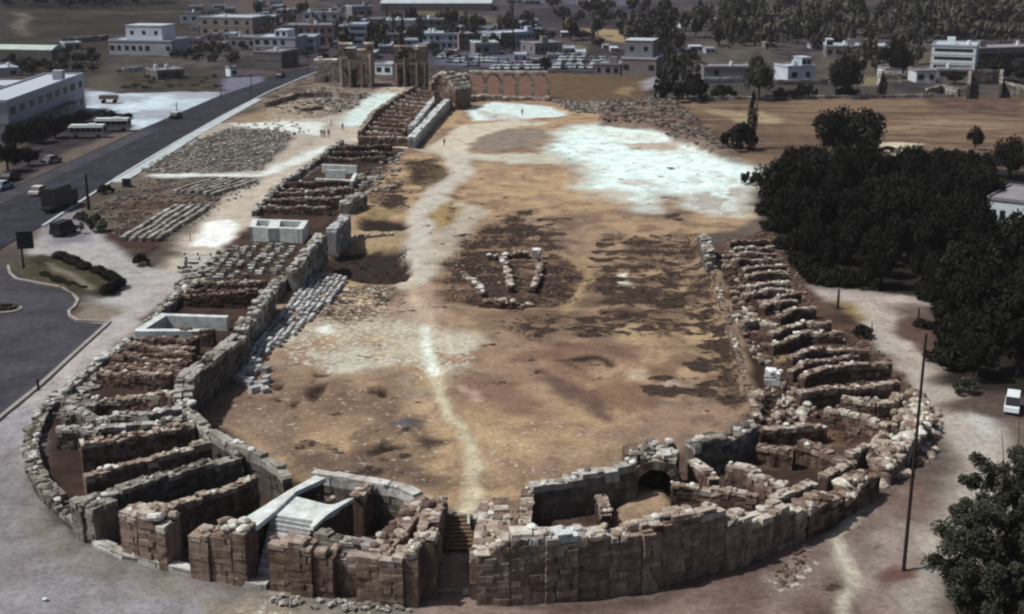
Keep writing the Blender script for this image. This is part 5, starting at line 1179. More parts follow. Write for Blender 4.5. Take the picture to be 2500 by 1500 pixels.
# long low walls by the fields
for lb, pts, h, th, mt in [('long low pale boundary wall at the top of the terraced field', [(1585, 246), (1900, 243), (2200, 239), (2330, 238)], 1.0, .6, 'stone_grey'), ('pale garden wall behind the round field tree', [(1715, 204), (1818, 202)], 1.6, .5, 'stone_pale'), ('low pale garden wall in front of the bluish cottage', [(1888, 208), (2020, 206)], 1.4, .5, 'stone_grey'),
                         ('tan garden wall beside the grassy yard', [(2140, 238), (2150, 200), (2200, 202)], 3.2, .6, 'stone_grey'), ('roofless tan stone ruin at the edge of the upper field', [(2362, 242), (2366, 206), (2442, 206), (2440, 240)], 4.0, .8, 'stone_grey'), ('grey stone wall rising beside the roofless ruin', [(2446, 225), (2500, 240), (2530, 250)], 3.0, .8, 'stone_grey'), ('short tumbled wall below the small pale house', [(2260, 236), (2300, 226), (2340, 236)], 2.0, .7, 'stone_grey'),
                         ('low pale wall across the dark roadside field', [(300, 176), (350, 172)], 1.2, .5, 'stone_pale'), ('long lilac retaining wall on the olive slope', [(150, 108), (265, 98)], 2.0, .6, 'stone_grey'), ('low rough wall crossing the ruins field below the arch', [(650, 262), (720, 240), (800, 236), (880, 240)], 1.2, .8, 'stone'), ('reddish broken wall in the ruins field below the arch', [(735, 272), (790, 268), (830, 276)], 1.0, .8, 'stone_earth')]:
    stone_wall('field_wall', lb, [(*PT(*q), h + float(T(*PT(*q)))) for q in pts], th, mat=mt, course=.8, bl=(1.5, 3), rag=.2, rubble=.12, base=-.5)
# ================================================================== TREES
def crown_quads(n, leaf, seed, shape='round', clumps=26, rad=1.0, hgt=1.0, z0=0.15):
    r = np.random.default_rng(seed); pts = []
    if shape == 'round':
        u = r.normal(size=(clumps, 3)); u /= np.linalg.norm(u, axis=1)[:, None]; u *= (r.random((clumps, 1)) ** .45) * r.uniform(.62, 1.0, (clumps, 1))
        cc = u * np.array([.78, .78, .40 * hgt]) * rad; cc[:, 2] = np.where(cc[:, 2] < -.22, cc[:, 2] * .6, cc[:, 2]); cc[:, 2] += z0 + .45 * hgt; cr = r.uniform(.17, .34, clumps) * rad; sq = .8
    elif shape == 'cypress':
        t = r.random(clumps) ** .9; a = r.uniform(0, 6.28, clumps); w = .5 * np.sin(np.pi * np.clip(t * .85 + .12, 0, 1)) ** .7 * rad
        cc = np.stack([np.cos(a) * w * .6, np.sin(a) * w * .6, .06 + t * .9], 1); cr = .10 + w * .35; sq = 1.0
    elif shape == 'pine':
        t = r.random(clumps); a = r.uniform(0, 6.28, clumps); w = (1.05 - t) * .8 * rad
        cc = np.stack([np.cos(a) * w * .8, np.sin(a) * w * .8, .18 + t * .75], 1); cr = .12 + w * .22; sq = .7
    else:   # bush
        a = r.uniform(0, 6.28, clumps); w = r.random(clumps) ** .5 * .8; cc = np.stack([np.cos(a) * w, np.sin(a) * w, .15 + (1 - w * w) * r.uniform(.2, .62, clumps)], 1); cr = r.uniform(.16, .32, clumps); sq = .8
    ci = r.integers(0, clumps, n); u = r.normal(size=(n, 3)); u /= np.linalg.norm(u, axis=1)[:, None]
    p = cc[ci] + u * (cr[ci] * r.uniform(.45, 1.0, n))[:, None] * np.array([1, 1, sq])
    nr = u + r.normal(size=(n, 3)) * .55; nr /= np.linalg.norm(nr, axis=1)[:, None]
    a = np.cross(nr, r.normal(size=(n, 3))); a /= np.linalg.norm(a, axis=1)[:, None]; b = np.cross(nr, a)
    s = leaf * r.uniform(.6, 1.3, (n, 1)); a = a * s; b = b * s * r.uniform(.5, .9, (n, 1))
    V = np.stack([p - a - b * .4, p + a * .2 - b, p + a + b * .3, p - a * .1 + b], 1)
    ct = r.uniform(.0, .75, clumps); tone = np.clip(ct[ci] + r.uniform(-.1, .35, n), 0, 1)
    return V, tone
def trunk_mb(h=.45, rad=.06, seed=1, limbs=5, reach=.5):
    random.seed(seed); mb = MB(); bx, by = random.uniform(-.06, .06), random.uniform(-.06, .06)
    mb.tube([(0, 0, -.08), (bx * .5, by * .5, h * .5), (bx, by, h)], [rad * 1.3, rad, rad * .75], 7)
    for k in range(limbs):
        a = 6.28 * k / limbs + random.uniform(-.4, .4); w = reach * random.uniform(.6, 1)
        mb.tube([(bx, by, h * .85), (bx + math.cos(a) * w * .5, by + math.sin(a) * w * .5, h + .12), (bx + math.cos(a) * w, by + math.sin(a) * w, h + random.uniform(.2, .36))], [rad * .6, rad * .42, rad * .15], 5)
    return mb
def crown_mesh(name, n, leaf, seed, shape, mat, **kw):
    V, t = crown_quads(n, leaf, seed, shape, **kw); return quads_mesh(name, V, t, mat)
def far_mesh(name, n, leaf, seed, shape, mat, **kw):
    """One mesh with trunk and crown, for trees a few pixels high."""
    V, t = crown_quads(n, leaf, seed, shape, **kw); mb = trunk_mb(.35, .05, seed, 3, .3)
    k = len(mb.v); nf0 = len(mb.f); vs = mb.v + [tuple(q) for q in V.reshape(-1, 3)]; fs = mb.f + [tuple(range(k + 4 * i, k + 4 * i + 4)) for i in range(len(V))]
    me = bpy.data.meshes.new(name); me.from_pydata(vs, [], fs); me.materials.append(M['bark']); me.materials.append(mat)
    me.polygons.foreach_set("material_index", [0] * nf0 + [1] * len(V)); a = me.attributes.new("tone", 'FLOAT', 'POINT'); a.data.foreach_set("value", np.concatenate([np.full(k, .5), np.repeat(t, 4)]).astype(np.float32)); me.update(); return me
CR = {
 'round': [crown_mesh('crown', 6500, .038, 40 + i, 'round', M['leaf_dark'], clumps=34) for i in range(4)],
 'olive': [crown_mesh('crown', 5500, .038, 50 + i, 'round', M['leaf_olive'], clumps=30) for i in range(2)],
 'cypress': [crown_mesh('crown', 1500, .04, 60 + i, 'cypress', M['leaf_dark'], clumps=50) for i in range(2)],
 'bush': [crown_mesh('crown', 1500, .075, 70 + i, 'bush', M['leaf_dark'], clumps=22) for i in range(3)],
 'obush': [crown_mesh('crown', 1500, .075, 80 + i, 'bush', M['leaf_olive'], clumps=22) for i in range(2)],
}
TRK = [trunk_mb(.42, .05, 90 + i).mesh('trunk', M['bark']) for i in range(3)]
TRC = trunk_mb(.3, .06, 97, 2, .1).mesh('trunk', M['bark'])
FAR = {'round': [far_mesh('tree', 420, .13, 140 + i, 'round', M['leaf_far'], clumps=18) for i in range(4)], 'cypress': [far_mesh('cypress', 300, .08, 160 + i, 'cypress', M['leaf_far'], clumps=26) for i in range(2)],
       'olive': [far_mesh('tree', 380, .13, 170 + i, 'round', M['leaf_hill'], clumps=16) for i in range(3)], 'bush': [far_mesh('bush', 260, .15, 180 + i, 'bush', M['leaf_far'], clumps=12) for i in range(2)], 'pine': [far_mesh('pine', 380, .11, 190 + i, 'pine', M['leaf_far'], clumps=22) for i in range(2)]}
random.seed(77)
def tree_at(loc, w, h, kind, name, label, cat='tree', group=None):
    e = empty(name, loc, random.uniform(0, 6.2), (w / 2, w / 2, h)); tag(e, label, cat, group)
    link('crown', random.choice(CR[kind]), None, e)
    if kind in ('round', 'olive'): link('trunk', random.choice(TRK), None, e)
    elif kind == 'cypress': link('trunk', TRC, None, e)
    return e
def tree(px, base, top, wpx, kind, name, label, cat='tree', group=None):
    g = G(px, base); return tree_at(g, wpx / PXM(px, base) * 1.22, HT(px, base, top) * 1.02, kind, name, label, cat, group)
def far_tree(px, base, top, wpx, kind, label, group=None, name=None):
    g = G(px, base); o = bpy.data.objects.new(name or {'round': 'tree', 'olive': 'tree', 'cypress': 'cypress', 'bush': 'bush', 'pine': 'pine_tree'}[kind], random.choice(FAR[kind])); COL.objects.link(o)
    w = wpx / PXM(px, base) / 2; o.location = g; o.rotation_euler = (0, 0, random.uniform(0, 6.2)); o.scale = (w, w, HT(px, base, top)); tag(o, label, 'bush' if kind == 'bush' else 'tree', group); return o
tree(1662, 247, 152, 112, 'bush', 'broad_tree', 'big round dark tree standing at the corner of the brown field')
tree(1851, 246, 140, 84, 'olive', 'broad_tree', 'grey-green tree behind the thin cypress at the boundary wall')
tree(1834, 362, 236, 46, 'cypress', 'cypress', 'thin dark cypress rising from a round bush at the arena edge')
tree(1808, 366, 292, 84, 'bush', 'bush', 'round dark bush at the foot of the thin cypress', 'bush')
tree(2062, 238, 134, 96, 'round', 'broad_tree', 'dark tree beside the pale cottage above the field')
tree(2182, 190, 106, 78, 'round', 'broad_tree', 'dark tree mass between the pale terrace and the striped building')
tree(2068, 392, 262, 196, 'round', 'broad_tree', 'very broad dark tree alone in the terraced field')
tree(2380, 366, 316, 44, 'round', 'broad_tree', 'small round dark tree in the terraced field above the grove')
tree(1965, 240, 198, 60, 'bush', 'bush', 'dark bush in front of the bluish cottage', 'bush')
tree(1915, 242, 206, 60, 'bush', 'bush', 'low dark bush left of the bluish cottage', 'bush')
tree(2068, 236, 206, 56, 'bush', 'bush', 'low dark bush at the foot of the cottage tree', 'bush')
tree(1765, 242, 200, 60, 'bush', 'bush', 'dark bush between the round field tree and the grey-green tree', 'bush')
tree(2168, 372, 354, 38, 'bush', 'bush', 'small brown bush on the pale patch of the terraced field', 'bush')
tree(2440, 200, 140, 120, 'round', 'broad_tree', 'dark tree before the long grey building')
tree(2330, 205, 172, 50, 'round', 'broad_tree', 'small dark tree before the white striped building')
tree(2510, 205, 150, 90, 'round', 'broad_tree', 'dark tree at the frame edge before the long grey building')
# the grove: trees set out over the ground, kept apart
GV = np.array([P(*q) for q in [(1880, 478), (1900, 585), (2000, 698), (2120, 716), (2275, 738), (2335, 800), (2310, 890), (2360, 930), (2640, 960), (2640, 470), (2480, 425), (2200, 432), (1960, 432)]])
house = Vector((hw.location.x + 6, hw.location.y + 5)); sites = []
random.seed(5); rr = np.random.default_rng(3)
for _ in range(6000):
    q = GV.min(0) + (GV.max(0) - GV.min(0)) * rr.random(2)
    if _dist(GV, True, np.array([q[0]]), np.array([q[1]]))[0] > -.8: continue
    px, py = proj(q[0], q[1], 0)
    if 2380 < px < 2560 and 440 < py < 680: continue
    if min([1e9] + [math.hypot(q[0] - s[0], q[1] - s[1]) for s in sites]) < 4.3: continue
    sites.append(q)
for q in sites:
    px, py = proj(q[0], q[1], 0); h = random.choice((random.uniform(4.6, 6.5), random.uniform(6.5, 9.6))); w = h * random.uniform(.85, 1.25)
    if py < 470: h *= .8
    tree_at((q[0], q[1], z_at(*q) - .1), w, h, 'round', 'grove_tree', 'dense dark evergreen tree of the close grove right of the ruin', 'tree', 'trees of the dark grove')
for k in range(34):
    a, b = random.choice([((1878, 480), (1895, 580)), ((1895, 585), (1990, 690)), ((1990, 696), (2120, 714)), ((2120, 714), (2275, 736)), ((2275, 740), (2330, 800)), ((2320, 800), (2310, 890)), ((2310, 890), (2400, 950))]); t = random.random()
    px, py = a[0] + (b[0] - a[0]) * t + random.uniform(-6, 14), a[1] + (b[1] - a[1]) * t - random.uniform(2, 14); q = P(px, py)
    tree_at((q[0], q[1], z_at(*q) - .05), random.uniform(3.2, 5.5), random.uniform(1.6, 3.2), 'bush', 'bush', 'dark undergrowth bush along the near edge of the close grove', 'bush', 'undergrowth of the dark grove')
for px, py, top, w in [(2430, 680, 590, 130), (2490, 700, 620, 120), (2370, 660, 590, 110), (2530, 640, 580, 90), (2330, 610, 545, 100), (2410, 610, 560, 70)]:
    tree(px, py, top, w, 'round', 'grove_tree', 'dense dark evergreen tree of the close grove right of the ruin', 'tree', 'trees of the dark grove')
tree(1835, 450, 410, 50, 'bush', 'bush', 'low dark bush at the arena corner before the grove', 'bush')
tree(2105, 822, 790, 52, 'bush', 'bush', 'small thorny dark bush beside the right path', 'bush')
tree(2360, 960, 915, 60, 'obush', 'bush', 'grey-green scrub bush near the white van', 'bush')
tree(2250, 800, 776, 44, 'bush', 'bush', 'low dark bush on the brown soil patch under the grove', 'bush')
# roadside and town trees
random.seed(9)
for px, b, t, w, k, lb in [
 (632, 44, -2, 40, 'round', 'dark round tree on the hilltop above the tan house'), (742, 44, 4, 42, 'round', 'dark spreading tree on the rise behind the town'), (727, 132, 60, 20, 'cypress', 'tall dark cypress beside the road into town'), (945, 54, 12, 16, 'cypress', 'narrow cypress by the hill above the arch'),
 (968, 54, 28, 36, 'round', 'dark round tree beside the narrow hill cypress'), (1161, 92, 36, 24, 'pine', 'pointed dark pine between the town blocks'), (1000, 106, 76, 20, 'cypress', 'short dark cypress above the right pylon'), (1085, 80, 50, 30, 'round', 'dark tree behind the white balconied block'), (1112, 80, 56, 30, 'round', 'second dark tree behind the white balconied block'),
 (1065, 142, 120, 34, 'round', 'dark tree at the foot of the white balconied block'), (1100, 142, 122, 34, 'round', 'dark tree close to the pinkish plain house'), (790, 150, 128, 40, 'round', 'dark green tree above the side pavilion'), (825, 152, 132, 30, 'round', 'dark green tree touching the left pylon'), (745, 140, 118, 24, 'round', 'dark tree at the foot of the road cypress'),
 (1335, 178, 138, 44, 'round', 'dark green tree at the corner of the brown field and car park'), (1460, 115, 90, 40, 'round', 'dark tree below the yellowish field'), (1420, 98, 74, 60, 'round', 'broad dark tree left of the yellowish field'), (1330, 104, 70, 70, 'round', 'broad dark tree behind the long bluish white block'), (1500, 150, 130, 30, 'round', 'dark tree against the two-tiered house'), (1560, 112, 94, 28, 'round', 'dark tree at the edge of the yellowish field')]:
    far_tree(px, b, t, w, k, lb)
TG = 'dark trees on the slope beside the roadside building'
for k in range(34):
    px = random.uniform(10, 265); py = random.uniform(150, 178) if px < 150 else random.uniform(128, 170); far_tree(px, py + 8, py - random.uniform(12, 26), random.uniform(26, 46), 'round', 'dark tree in the belt behind the roadside building', TG)
for k in range(34):
    px = random.uniform(420, 600); py = random.uniform(112, 150); far_tree(px, py + 6, py - random.uniform(8, 18), random.uniform(20, 36), random.choice(('round', 'round', 'bush')), 'dark tree below the large tan house', 'trees below the large tan house')
for k in range(24):
    px = random.uniform(290, 535); py = random.uniform(172, 216); far_tree(px, py, py - random.uniform(5, 10), random.uniform(14, 34), random.choice(('bush', 'olive', 'bush')), 'dull olive bush in the dark roadside field', 'bushes of the dark roadside field', 'bush')
for px, b, t, w, lb in [(90, 350, 290, 70, 'dark tree in front of the shop openings, nearest the road'), (135, 338, 286, 60, 'dark tree before the middle of the roadside building'), (170, 318, 278, 50, 'dark tree behind the nearer bus'), (205, 300, 268, 50, 'dark tree at the far corner of the roadside building'), (40, 372, 300, 70, 'dark tree at the near corner of the roadside building'), (20, 420, 350, 90, 'dark tree by the parked cars at the frame edge'), (70, 405, 365, 60, 'dark bush-like tree behind the parked cars')]:
    tree(px, b, t, w, 'round', 'street_tree', lb)
for px, b, t, w, lb in [(265, 290, 266, 44, 'dark bush behind the farther bus'), (305, 290, 272, 40, 'dark bush at the tail of the farther bus'), (228, 566, 516, 60, 'dark olive bush at the corner of the stone field'), (200, 540, 512, 40, 'small dark olive bush beside the utility pole by the road'), (258, 474, 446, 40, 'dark bush at the road end of the stone field'), (345, 648, 615, 40, 'dark scrub at the low point of the stone field')]:
    tree(px, b, t, w, 'obush' if 'olive' in lb else 'bush', 'bush', lb, 'bush')
# hedges of the island
def hedge(label, pts, w, h):
    V = []; t = []; r = np.random.default_rng(len(label)); wp = [np.array(P(*q)) for q in pts]
    for a, b in zip(wp[:-1], wp[1:]):
        L = np.hypot(*(b - a)); n = int(L * 420); s = r.random(n)[:, None]; c = a + (b - a) * s
        u = r.normal(size=(n, 3)); u /= np.linalg.norm(u, axis=1)[:, None]; lump = (.8 + .3 * np.sin(s * L * 2.1))
        p = np.concatenate([c, np.full((n, 1), h * .55)], 1) + u * np.array([w / 2, w / 2, h * .5]) * r.uniform(.8, 1.05, (n, 1)) * lump
        x = np.cross(u, r.normal(size=(n, 3))); x /= np.linalg.norm(x, axis=1)[:, None]; y = np.cross(u, x); V.append(np.stack([p - x * .13, p - y * .1, p + x * .13, p + y * .1], 1)); t.append(r.random(n) * .6)
    o = link('hedge', quads_mesh('hedge', np.concatenate(V), np.concatenate(t), M['leaf_dark'])); tag(o, label, 'hedge')
hedge('dark clipped hedge on the kerbed road island, nearer the signboard', [(143, 636), (180, 650), (214, 668)], 2.0, 1.3)
hedge('dark clipped hedge on the kerbed road island, nearer the ruin', [(236, 672), (268, 686), (292, 702), (262, 724)], 1.9, 1.3)
hedge('low dark shrub strip along the kerb side of the road island', [(105, 676), (140, 690), (168, 700), (205, 712)], 1.1, .7)
hedge('flat grassy shrub bed inside the round traffic island', [(0, 757), (24, 757)], 2.2, .5)
# valley woods: single trees over the wooded hill
random.seed(31); rv = np.random.default_rng(8)
def wood(poly, n, kinds, sz, label, group, gap=7):
    out = []; w = np.array(poly, float); c0, c1 = w.min(0), w.max(0); t = 0
    while len(out) < n and t < n * 60:
        t += 1; q = c0 + (c1 - c0) * rv.random(2)
        if _dist(w, True, np.array([q[0]]), np.array([q[1]]))[0] > 0: continue
        g = G(*q)
        if min([1e9] + [math.hypot(g.x - s.x, (g.y - s.y)) for s in out]) < gap: continue
        out.append(g); k = random.choice(kinds); o = bpy.data.objects.new({'cypress': 'cypress', 'pine': 'pine_tree', 'bush': 'bush'}.get(k, 'tree'), random.choice(FAR[k])); COL.objects.link(o)
        h = random.uniform(*sz) * (1.35 if k in ('cypress', 'pine') else 1); r = h * (.22 if k == 'cypress' else random.uniform(.42, .62)); o.location = g; o.scale = (r, r, h); o.rotation_euler = (0, 0, random.uniform(0, 6)); tag(o, label, 'bush' if k == 'bush' else 'tree', group)
wood([(1380, 100), (1590, 60), (1780, 30), (2100, 10), (2240, 40), (2260, 118), (2000, 132), (1880, 126), (1760, 120), (1620, 140)], 125, ('round', 'olive', 'olive', 'pine', 'cypress'), (6, 10), 'dark tree among the houses of the wooded valley', 'trees of the wooded valley')
wood([(2180, 60), (2230, 0), (2540, -10), (2540, 112), (2400, 112), (2260, 108)], 105, ('olive', 'olive', 'olive', 'pine'), (6, 10), 'olive-dark tree of the forest covering the top right hill', 'trees of the forest hill', 6)
wood([(1340, 10), (1580, 20), (1560, 64), (1350, 60)], 22, ('bush', 'round'), (4, 8), 'dark scrub tree on the purple slope above the yellowish field', 'scrub on the purple slope', 9)
wood([(640, 60), (1300, 60), (1320, 140), (1050, 130), (800, 130), (640, 130)], 95, ('round', 'bush', 'round', 'cypress'), (4, 9), 'dark garden tree between the houses of the town', 'garden trees of the town', 6)
wood([(1600, 140), (1720, 150), (1720, 190), (1620, 196)], 12, ('round', 'bush'), (4, 7), 'dark bush behind the round field tree', 'bushes behind the round field tree', 5)
wood([(0, 0), (420, 0), (400, 12), (190, 22), (0, 16)], 26, ('round', 'bush'), (6, 10), 'dark tree in the wood line at the top left of the slope', 'trees of the top left wood line', 8)
wood([(2000, 128), (2260, 118), (2260, 170), (2220, 200), (2100, 170)], 14, ('round', 'olive'), (4, 8), 'dark tree around the pale terrace below the forest', 'trees around the pale terrace', 6)
# close tree at the lower right
fx, fy, fz = 25.5, 63.0, 0.0
ft = empty('leafy_tree', (fx, fy, fz)); tag(ft, 'close grey-green tree with loose twigs at the lower right corner', 'tree')
r = np.random.default_rng(4); cl = []
d0 = ray(2440, 1310); t0 = 63.0 / d0[1]; cz = CAMH + d0[2] * t0; cx = d0[0] * t0 - fx + .1
nC = 300; u = r.normal(size=(nC, 3)); u /= np.linalg.norm(u, axis=1)[:, None]; u *= (r.random((nC, 1)) ** .4)
cc = np.array([cx + .9, 0, cz - .6]) + u * np.array([4.6, 3.8, 6.6])
cc = cc[(cc[:, 0] - cx > -4.6 + .35 * np.abs(cc[:, 2] - cz + .6)) | (r.random(len(cc)) < .12)]
n = 120000; ci = r.integers(0, len(cc), n); u = r.normal(size=(n, 3)); u /= np.linalg.norm(u, axis=1)[:, None]
p = cc[ci] + u * (r.uniform(.35, .75, len(cc))[ci] * r.uniform(.1, 1, n) ** .7)[:, None] * np.array([1, 1, .8])
a = r.normal(size=(n, 3)); a /= np.linalg.norm(a, axis=1)[:, None]; b = np.cross(a, r.normal(size=(n, 3))); b /= np.linalg.norm(b, axis=1)[:, None]
s = r.uniform(.06, .12, (n, 1)); V = np.stack([p - a * s, p - b * s * .5, p + a * s, p + b * s * .5], 1)
tn = np.clip(r.uniform(0, .6, len(cc))[ci] + r.uniform(-.15, .4, n), 0, 1)
link('crown', quads_mesh('crown', V, tn, M['leaf_close']), None, ft)
mb = MB(); random.seed(3); mb.tube([(0, 0, -.2), (cx * .2, .1, cz * .4), (cx * .6 + .3, 0, cz - 2.5)], [.32, .24, .16], 8)
for k in range(46):
    c = cc[k % len(cc)]; e = c + (c - np.array([cx + .9, 0, cz - 1.2])) * .35 + np.array([0, 0, .5]); mb.tube([(cx * .6 + .3, 0, cz - 2.6), tuple((np.array([cx * .6 + .3, 0, cz - 2]) + c) / 2), tuple(c), tuple(e)], [.07, .05, .03, .012], 4)
mb.build('trunk', M['bark'], ft)
# ================================================================== GROUND COVER
def tufts(name, areas, mat, seed):
    r = np.random.default_rng(seed); Vs, Ts = [], []
    for poly, n, hh in areas:
        w = np.array([P(*q) for q in poly]); c0, c1 = w.min(0), w.max(0); q = c0 + (c1 - c0) * r.random((n * 3, 2))
        ok = _dist(w, True, q[:, 0], q[:, 1]) < 0; nn = fbm(q[:, 0] * .35, q[:, 1] * .30, 5); ok &= nn > .47; q = q[ok][:n]
        for k in range(5):
            m = len(q); a = r.uniform(0, 6.28, m); x = q[:, 0] + r.normal(0, .12, m); y = q[:, 1] + r.normal(0, .12, m); h = hh * r.uniform(.5, 1.2, m); ww = h * .5
            zz = np.array([z_at(i, j) for i, j in zip(x, y)]) - .03; dx, dy = np.cos(a) * ww, np.sin(a) * ww; lx, ly = r.normal(0, .3, m) * h, r.normal(0, .3, m) * h
            Vs.append(np.stack([np.stack([x - dx, y - dy, zz], 1), np.stack([x + dx, y + dy, zz], 1), np.stack([x + dx * .8 + lx, y + dy * .8 + ly, zz + h], 1), np.stack([x - dx * .8 + lx, y - dy * .8 + ly, zz + h * .9], 1)], 1)); Ts.append(np.clip(r.random(m) * .6, 0, 1))
    tag(link(name, quads_mesh(name, np.concatenate(Vs), np.concatenate(Ts), mat)), kind='stuff')
tufts('dry_weeds', [([(1080, 640), (1150, 570), (1250, 515), (1330, 535), (1320, 640), (1420, 650), (1412, 735), (1250, 765), (1090, 735)], 1300, .13), ([(1480, 570), (1710, 575), (1760, 700), (1830, 960), (1850, 1030), (1780, 1010), (1700, 765), (1440, 740), (1430, 680), (1600, 640)], 1300, .13), ([(1190, 785), (1500, 755), (1640, 785), (1640, 825), (1300, 835)], 300, .12),
                    ([(780, 700), (960, 700), (1000, 740), (860, 800), (740, 760)], 300, .12), ([(800, 600), (990, 605), (995, 680), (800, 660)], 400, .15), ([(880, 390), (1090, 390), (1000, 510), (900, 510)], 400, .15)], M['leaf_dry'], 6)
# ================================================================== VEHICLES
def car_parts(scale=1.0, van=False):
    L, Wd, Hh = (4.2, 1.7, 1.42) if not van else (4.4, 1.8, 1.95)
    mb = MB()
    prof = [(-L / 2, .35), (-L / 2, .78), (-L * .28, .88), (L * .32, .9), (L / 2 - .05, .72), (L / 2, .35)] if not van else [(-L / 2, .35), (-L / 2, 1.0), (L * .30, 1.02), (L / 2 - .1, .92), (L / 2, .35)]
    def ext(pr, w0, w1=None):
        n = len(pr); w1 = w1 or w0; vs = [(x, -w0 / 2, z) for x, z in pr] + [(x, w0 / 2, z) for x, z in pr]
        mb.add(vs, [tuple(range(n)), tuple(range(2 * n - 1, n - 1, -1))] + [(i, i + n, (i + 1) % n + n, (i + 1) % n) for i in range(n)])
    ext(prof, Wd)
    body = mb; mb = MB(); cab = [(-L * .36, .88), (-L * .26, Hh), (L * .10, Hh), (L * .27, .9)] if not van else [(-L / 2 + .05, 1.0), (-L / 2 + .12, Hh), (L * .20, Hh), (L * .36, 1.02)]
    ext(cab, Wd * .88); cabin = mb
    mb = MB(); mb.box(((cab[1][0] + cab[2][0]) / 2, 0, Hh + .02), (cab[2][0] - cab[1][0] + .06, Wd * .86, .06)); roof = mb
    wh = []
    for x in (-L * .3, L * .3):
        for y in (-Wd / 2 + .08, Wd / 2 - .08):
            mb = MB(); mb.tube([(x, y - .1, .32), (x, y + .1, .32)], .32, 10); wh.append(mb)
    return body, cabin, roof, wh
def make_car(label, px, py, rz, col, van=False, group=None, name=None, s=1.0):
    g = G(px, py); e = empty(name or ('van' if van else 'car'), g, rz, (s, s, s)); tag(e, label, 'van' if van else 'car', group)
    b, c, r, w = car_parts(van=van); o = b.build('body', M[col], e); c.build('window', M['glass'], o); r.build('roof', M[col], o)
    for q in w: q.build('wheel', M['tyre'], e)
    return e
RZ = math.radians(90 + 2)
make_car('white roofed dark car driving along the main road past the white lot', 430, 289, math.radians(84), 'car_dark', name='driving_car')
mb = MB(); mb.box((-.3, 0, 1.46), (1.6, 1.4, .05)); mb.build('roof_panel', M['car_white'], bpy.data.objects['driving_car'])
make_car('dark car driving far along the road near the town bend', 686, 190, math.radians(75), 'car_dark')
make_car('pale pink car passing the dark lorry on the main road', 96, 475, math.radians(82), 'car_pink')
make_car('shiny pale blue car parked at the frame edge beside the main road', 8, 462, math.radians(80), 'car_blue')
make_car('dark car parked behind the pale blue car', 26, 440, math.radians(80), 'car_dark')
make_car('lilac car parked under the roadside trees', 127, 398, math.radians(70), 'car_lilac')
make_car('dim white car parked in front of the roadside building', 125, 318, math.radians(60), 'car_lilac')
make_car('pale car parked at the near end of the roadside building', 92, 332, math.radians(60), 'car_white')
make_car('dark van parked at the corner of the pale side lane', 157, 572, math.radians(75), 'car_dark', van=True)
make_car('white van standing at the end of the right path under the trees', 2470, 1000, math.radians(-114), 'car_white', van=True, s=.7)
# parked cars of the far car park
PC = []
for c in ('car_white', 'car_blue', 'car_lilac', 'car_dark', 'car_white'):
    b, ca, ro, w = car_parts(); mb = MB(); mb.add(b.v, b.f); k = len(mb.f); mb.m = 1; mb.add(ca.v, ca.f)
    mb.m = 0; mb.add(ro.v, ro.f); mb.m = 2
    for q in w: mb.add(q.v, q.f)
    PC.append(mb.mesh('parked_car', [M[c], M['glass'], M['tyre']]))
random.seed(14)
for row, (x0, x1, y, n) in enumerate([(1345, 1455, 168, 14), (1355, 1470, 158, 14), (1365, 1480, 149, 13), (1350, 1430, 141, 9), (1060, 1180, 142, 12), (1090, 1240, 152, 13), (1120, 1300, 162, 15), (1200, 1330, 170, 11)]):
    for k in range(n):
        if random.random() < .12: continue
        px = x0 + (x1 - x0) * (k + .5) / n; o = bpy.data.objects.new('parked_car', random.choice(PC)); COL.objects.link(o); o.location = G(px, y + random.uniform(-.6, .6)); o.rotation_euler = (0, 0, math.radians(80) + random.uniform(-.1, .1)); 
        tag(o, 'car parked in the crowded rows of the car park behind the arcade and arch' , 'car', 'cars in the far car park')
# buses
def bus(label, px, py, rz):
    e = empty('bus', G(px, py), rz); tag(e, label, 'bus'); L, Wd, H = 7.4, 2.3, 2.7
    mb = MB(); n = 8; pr = [(-Wd / 2, .45), (-Wd / 2, H - .35), (-Wd / 2 + .25, H - .08), (Wd / 2 - .25, H - .08), (Wd / 2, H - .35), (Wd / 2, .45)]
    vs = [(-L / 2, y, z) for y, z in pr] + [(L / 2 - .25 * (z > 1.5), y, z) for y, z in pr]; m = len(pr)
    mb.add(vs, [tuple(range(m - 1, -1, -1)), tuple(range(m, 2 * m))] + [(i, (i + 1) % m, (i + 1) % m + m, i + m) for i in range(m)]); b = mb.build('body', M['bus_side'], e)
    mb = MB(); mb.box((0, 0, H), (L - .5, Wd - .35, .16)); mb.box((1, 0, H + .18), (1.6, 1.2, .2)); mb.build('roof', M['bus_roof'], e)
    for s in (-1, 1):
        for k in range(6):
            mb = MB(); mb.box((-L / 2 + .8 + k * 1.12, s * Wd / 2, 1.85), (.98, .06, .75)); mb.build('window', M['glass'], b)
    mb = MB(); mb.box((L / 2 - .12, 0, 1.8), (.3, Wd - .35, .95)); mb.build('windscreen', M['glass'], b)
    for x in (-L * .3, L * .32):
        for s in (-1, 1): mb = MB(); mb.tube([(x, s * (Wd / 2 - .28), .45), (x, s * (Wd / 2 + .02), .45)], .45, 12); mb.build('wheel', M['tyre'], e)
bus('pale-roofed grey bus parked in the lot, the nearer one', 216, 337, math.radians(3)); bus('pale-roofed grey bus parked in the lot, the farther one', 277, 320, math.radians(4))
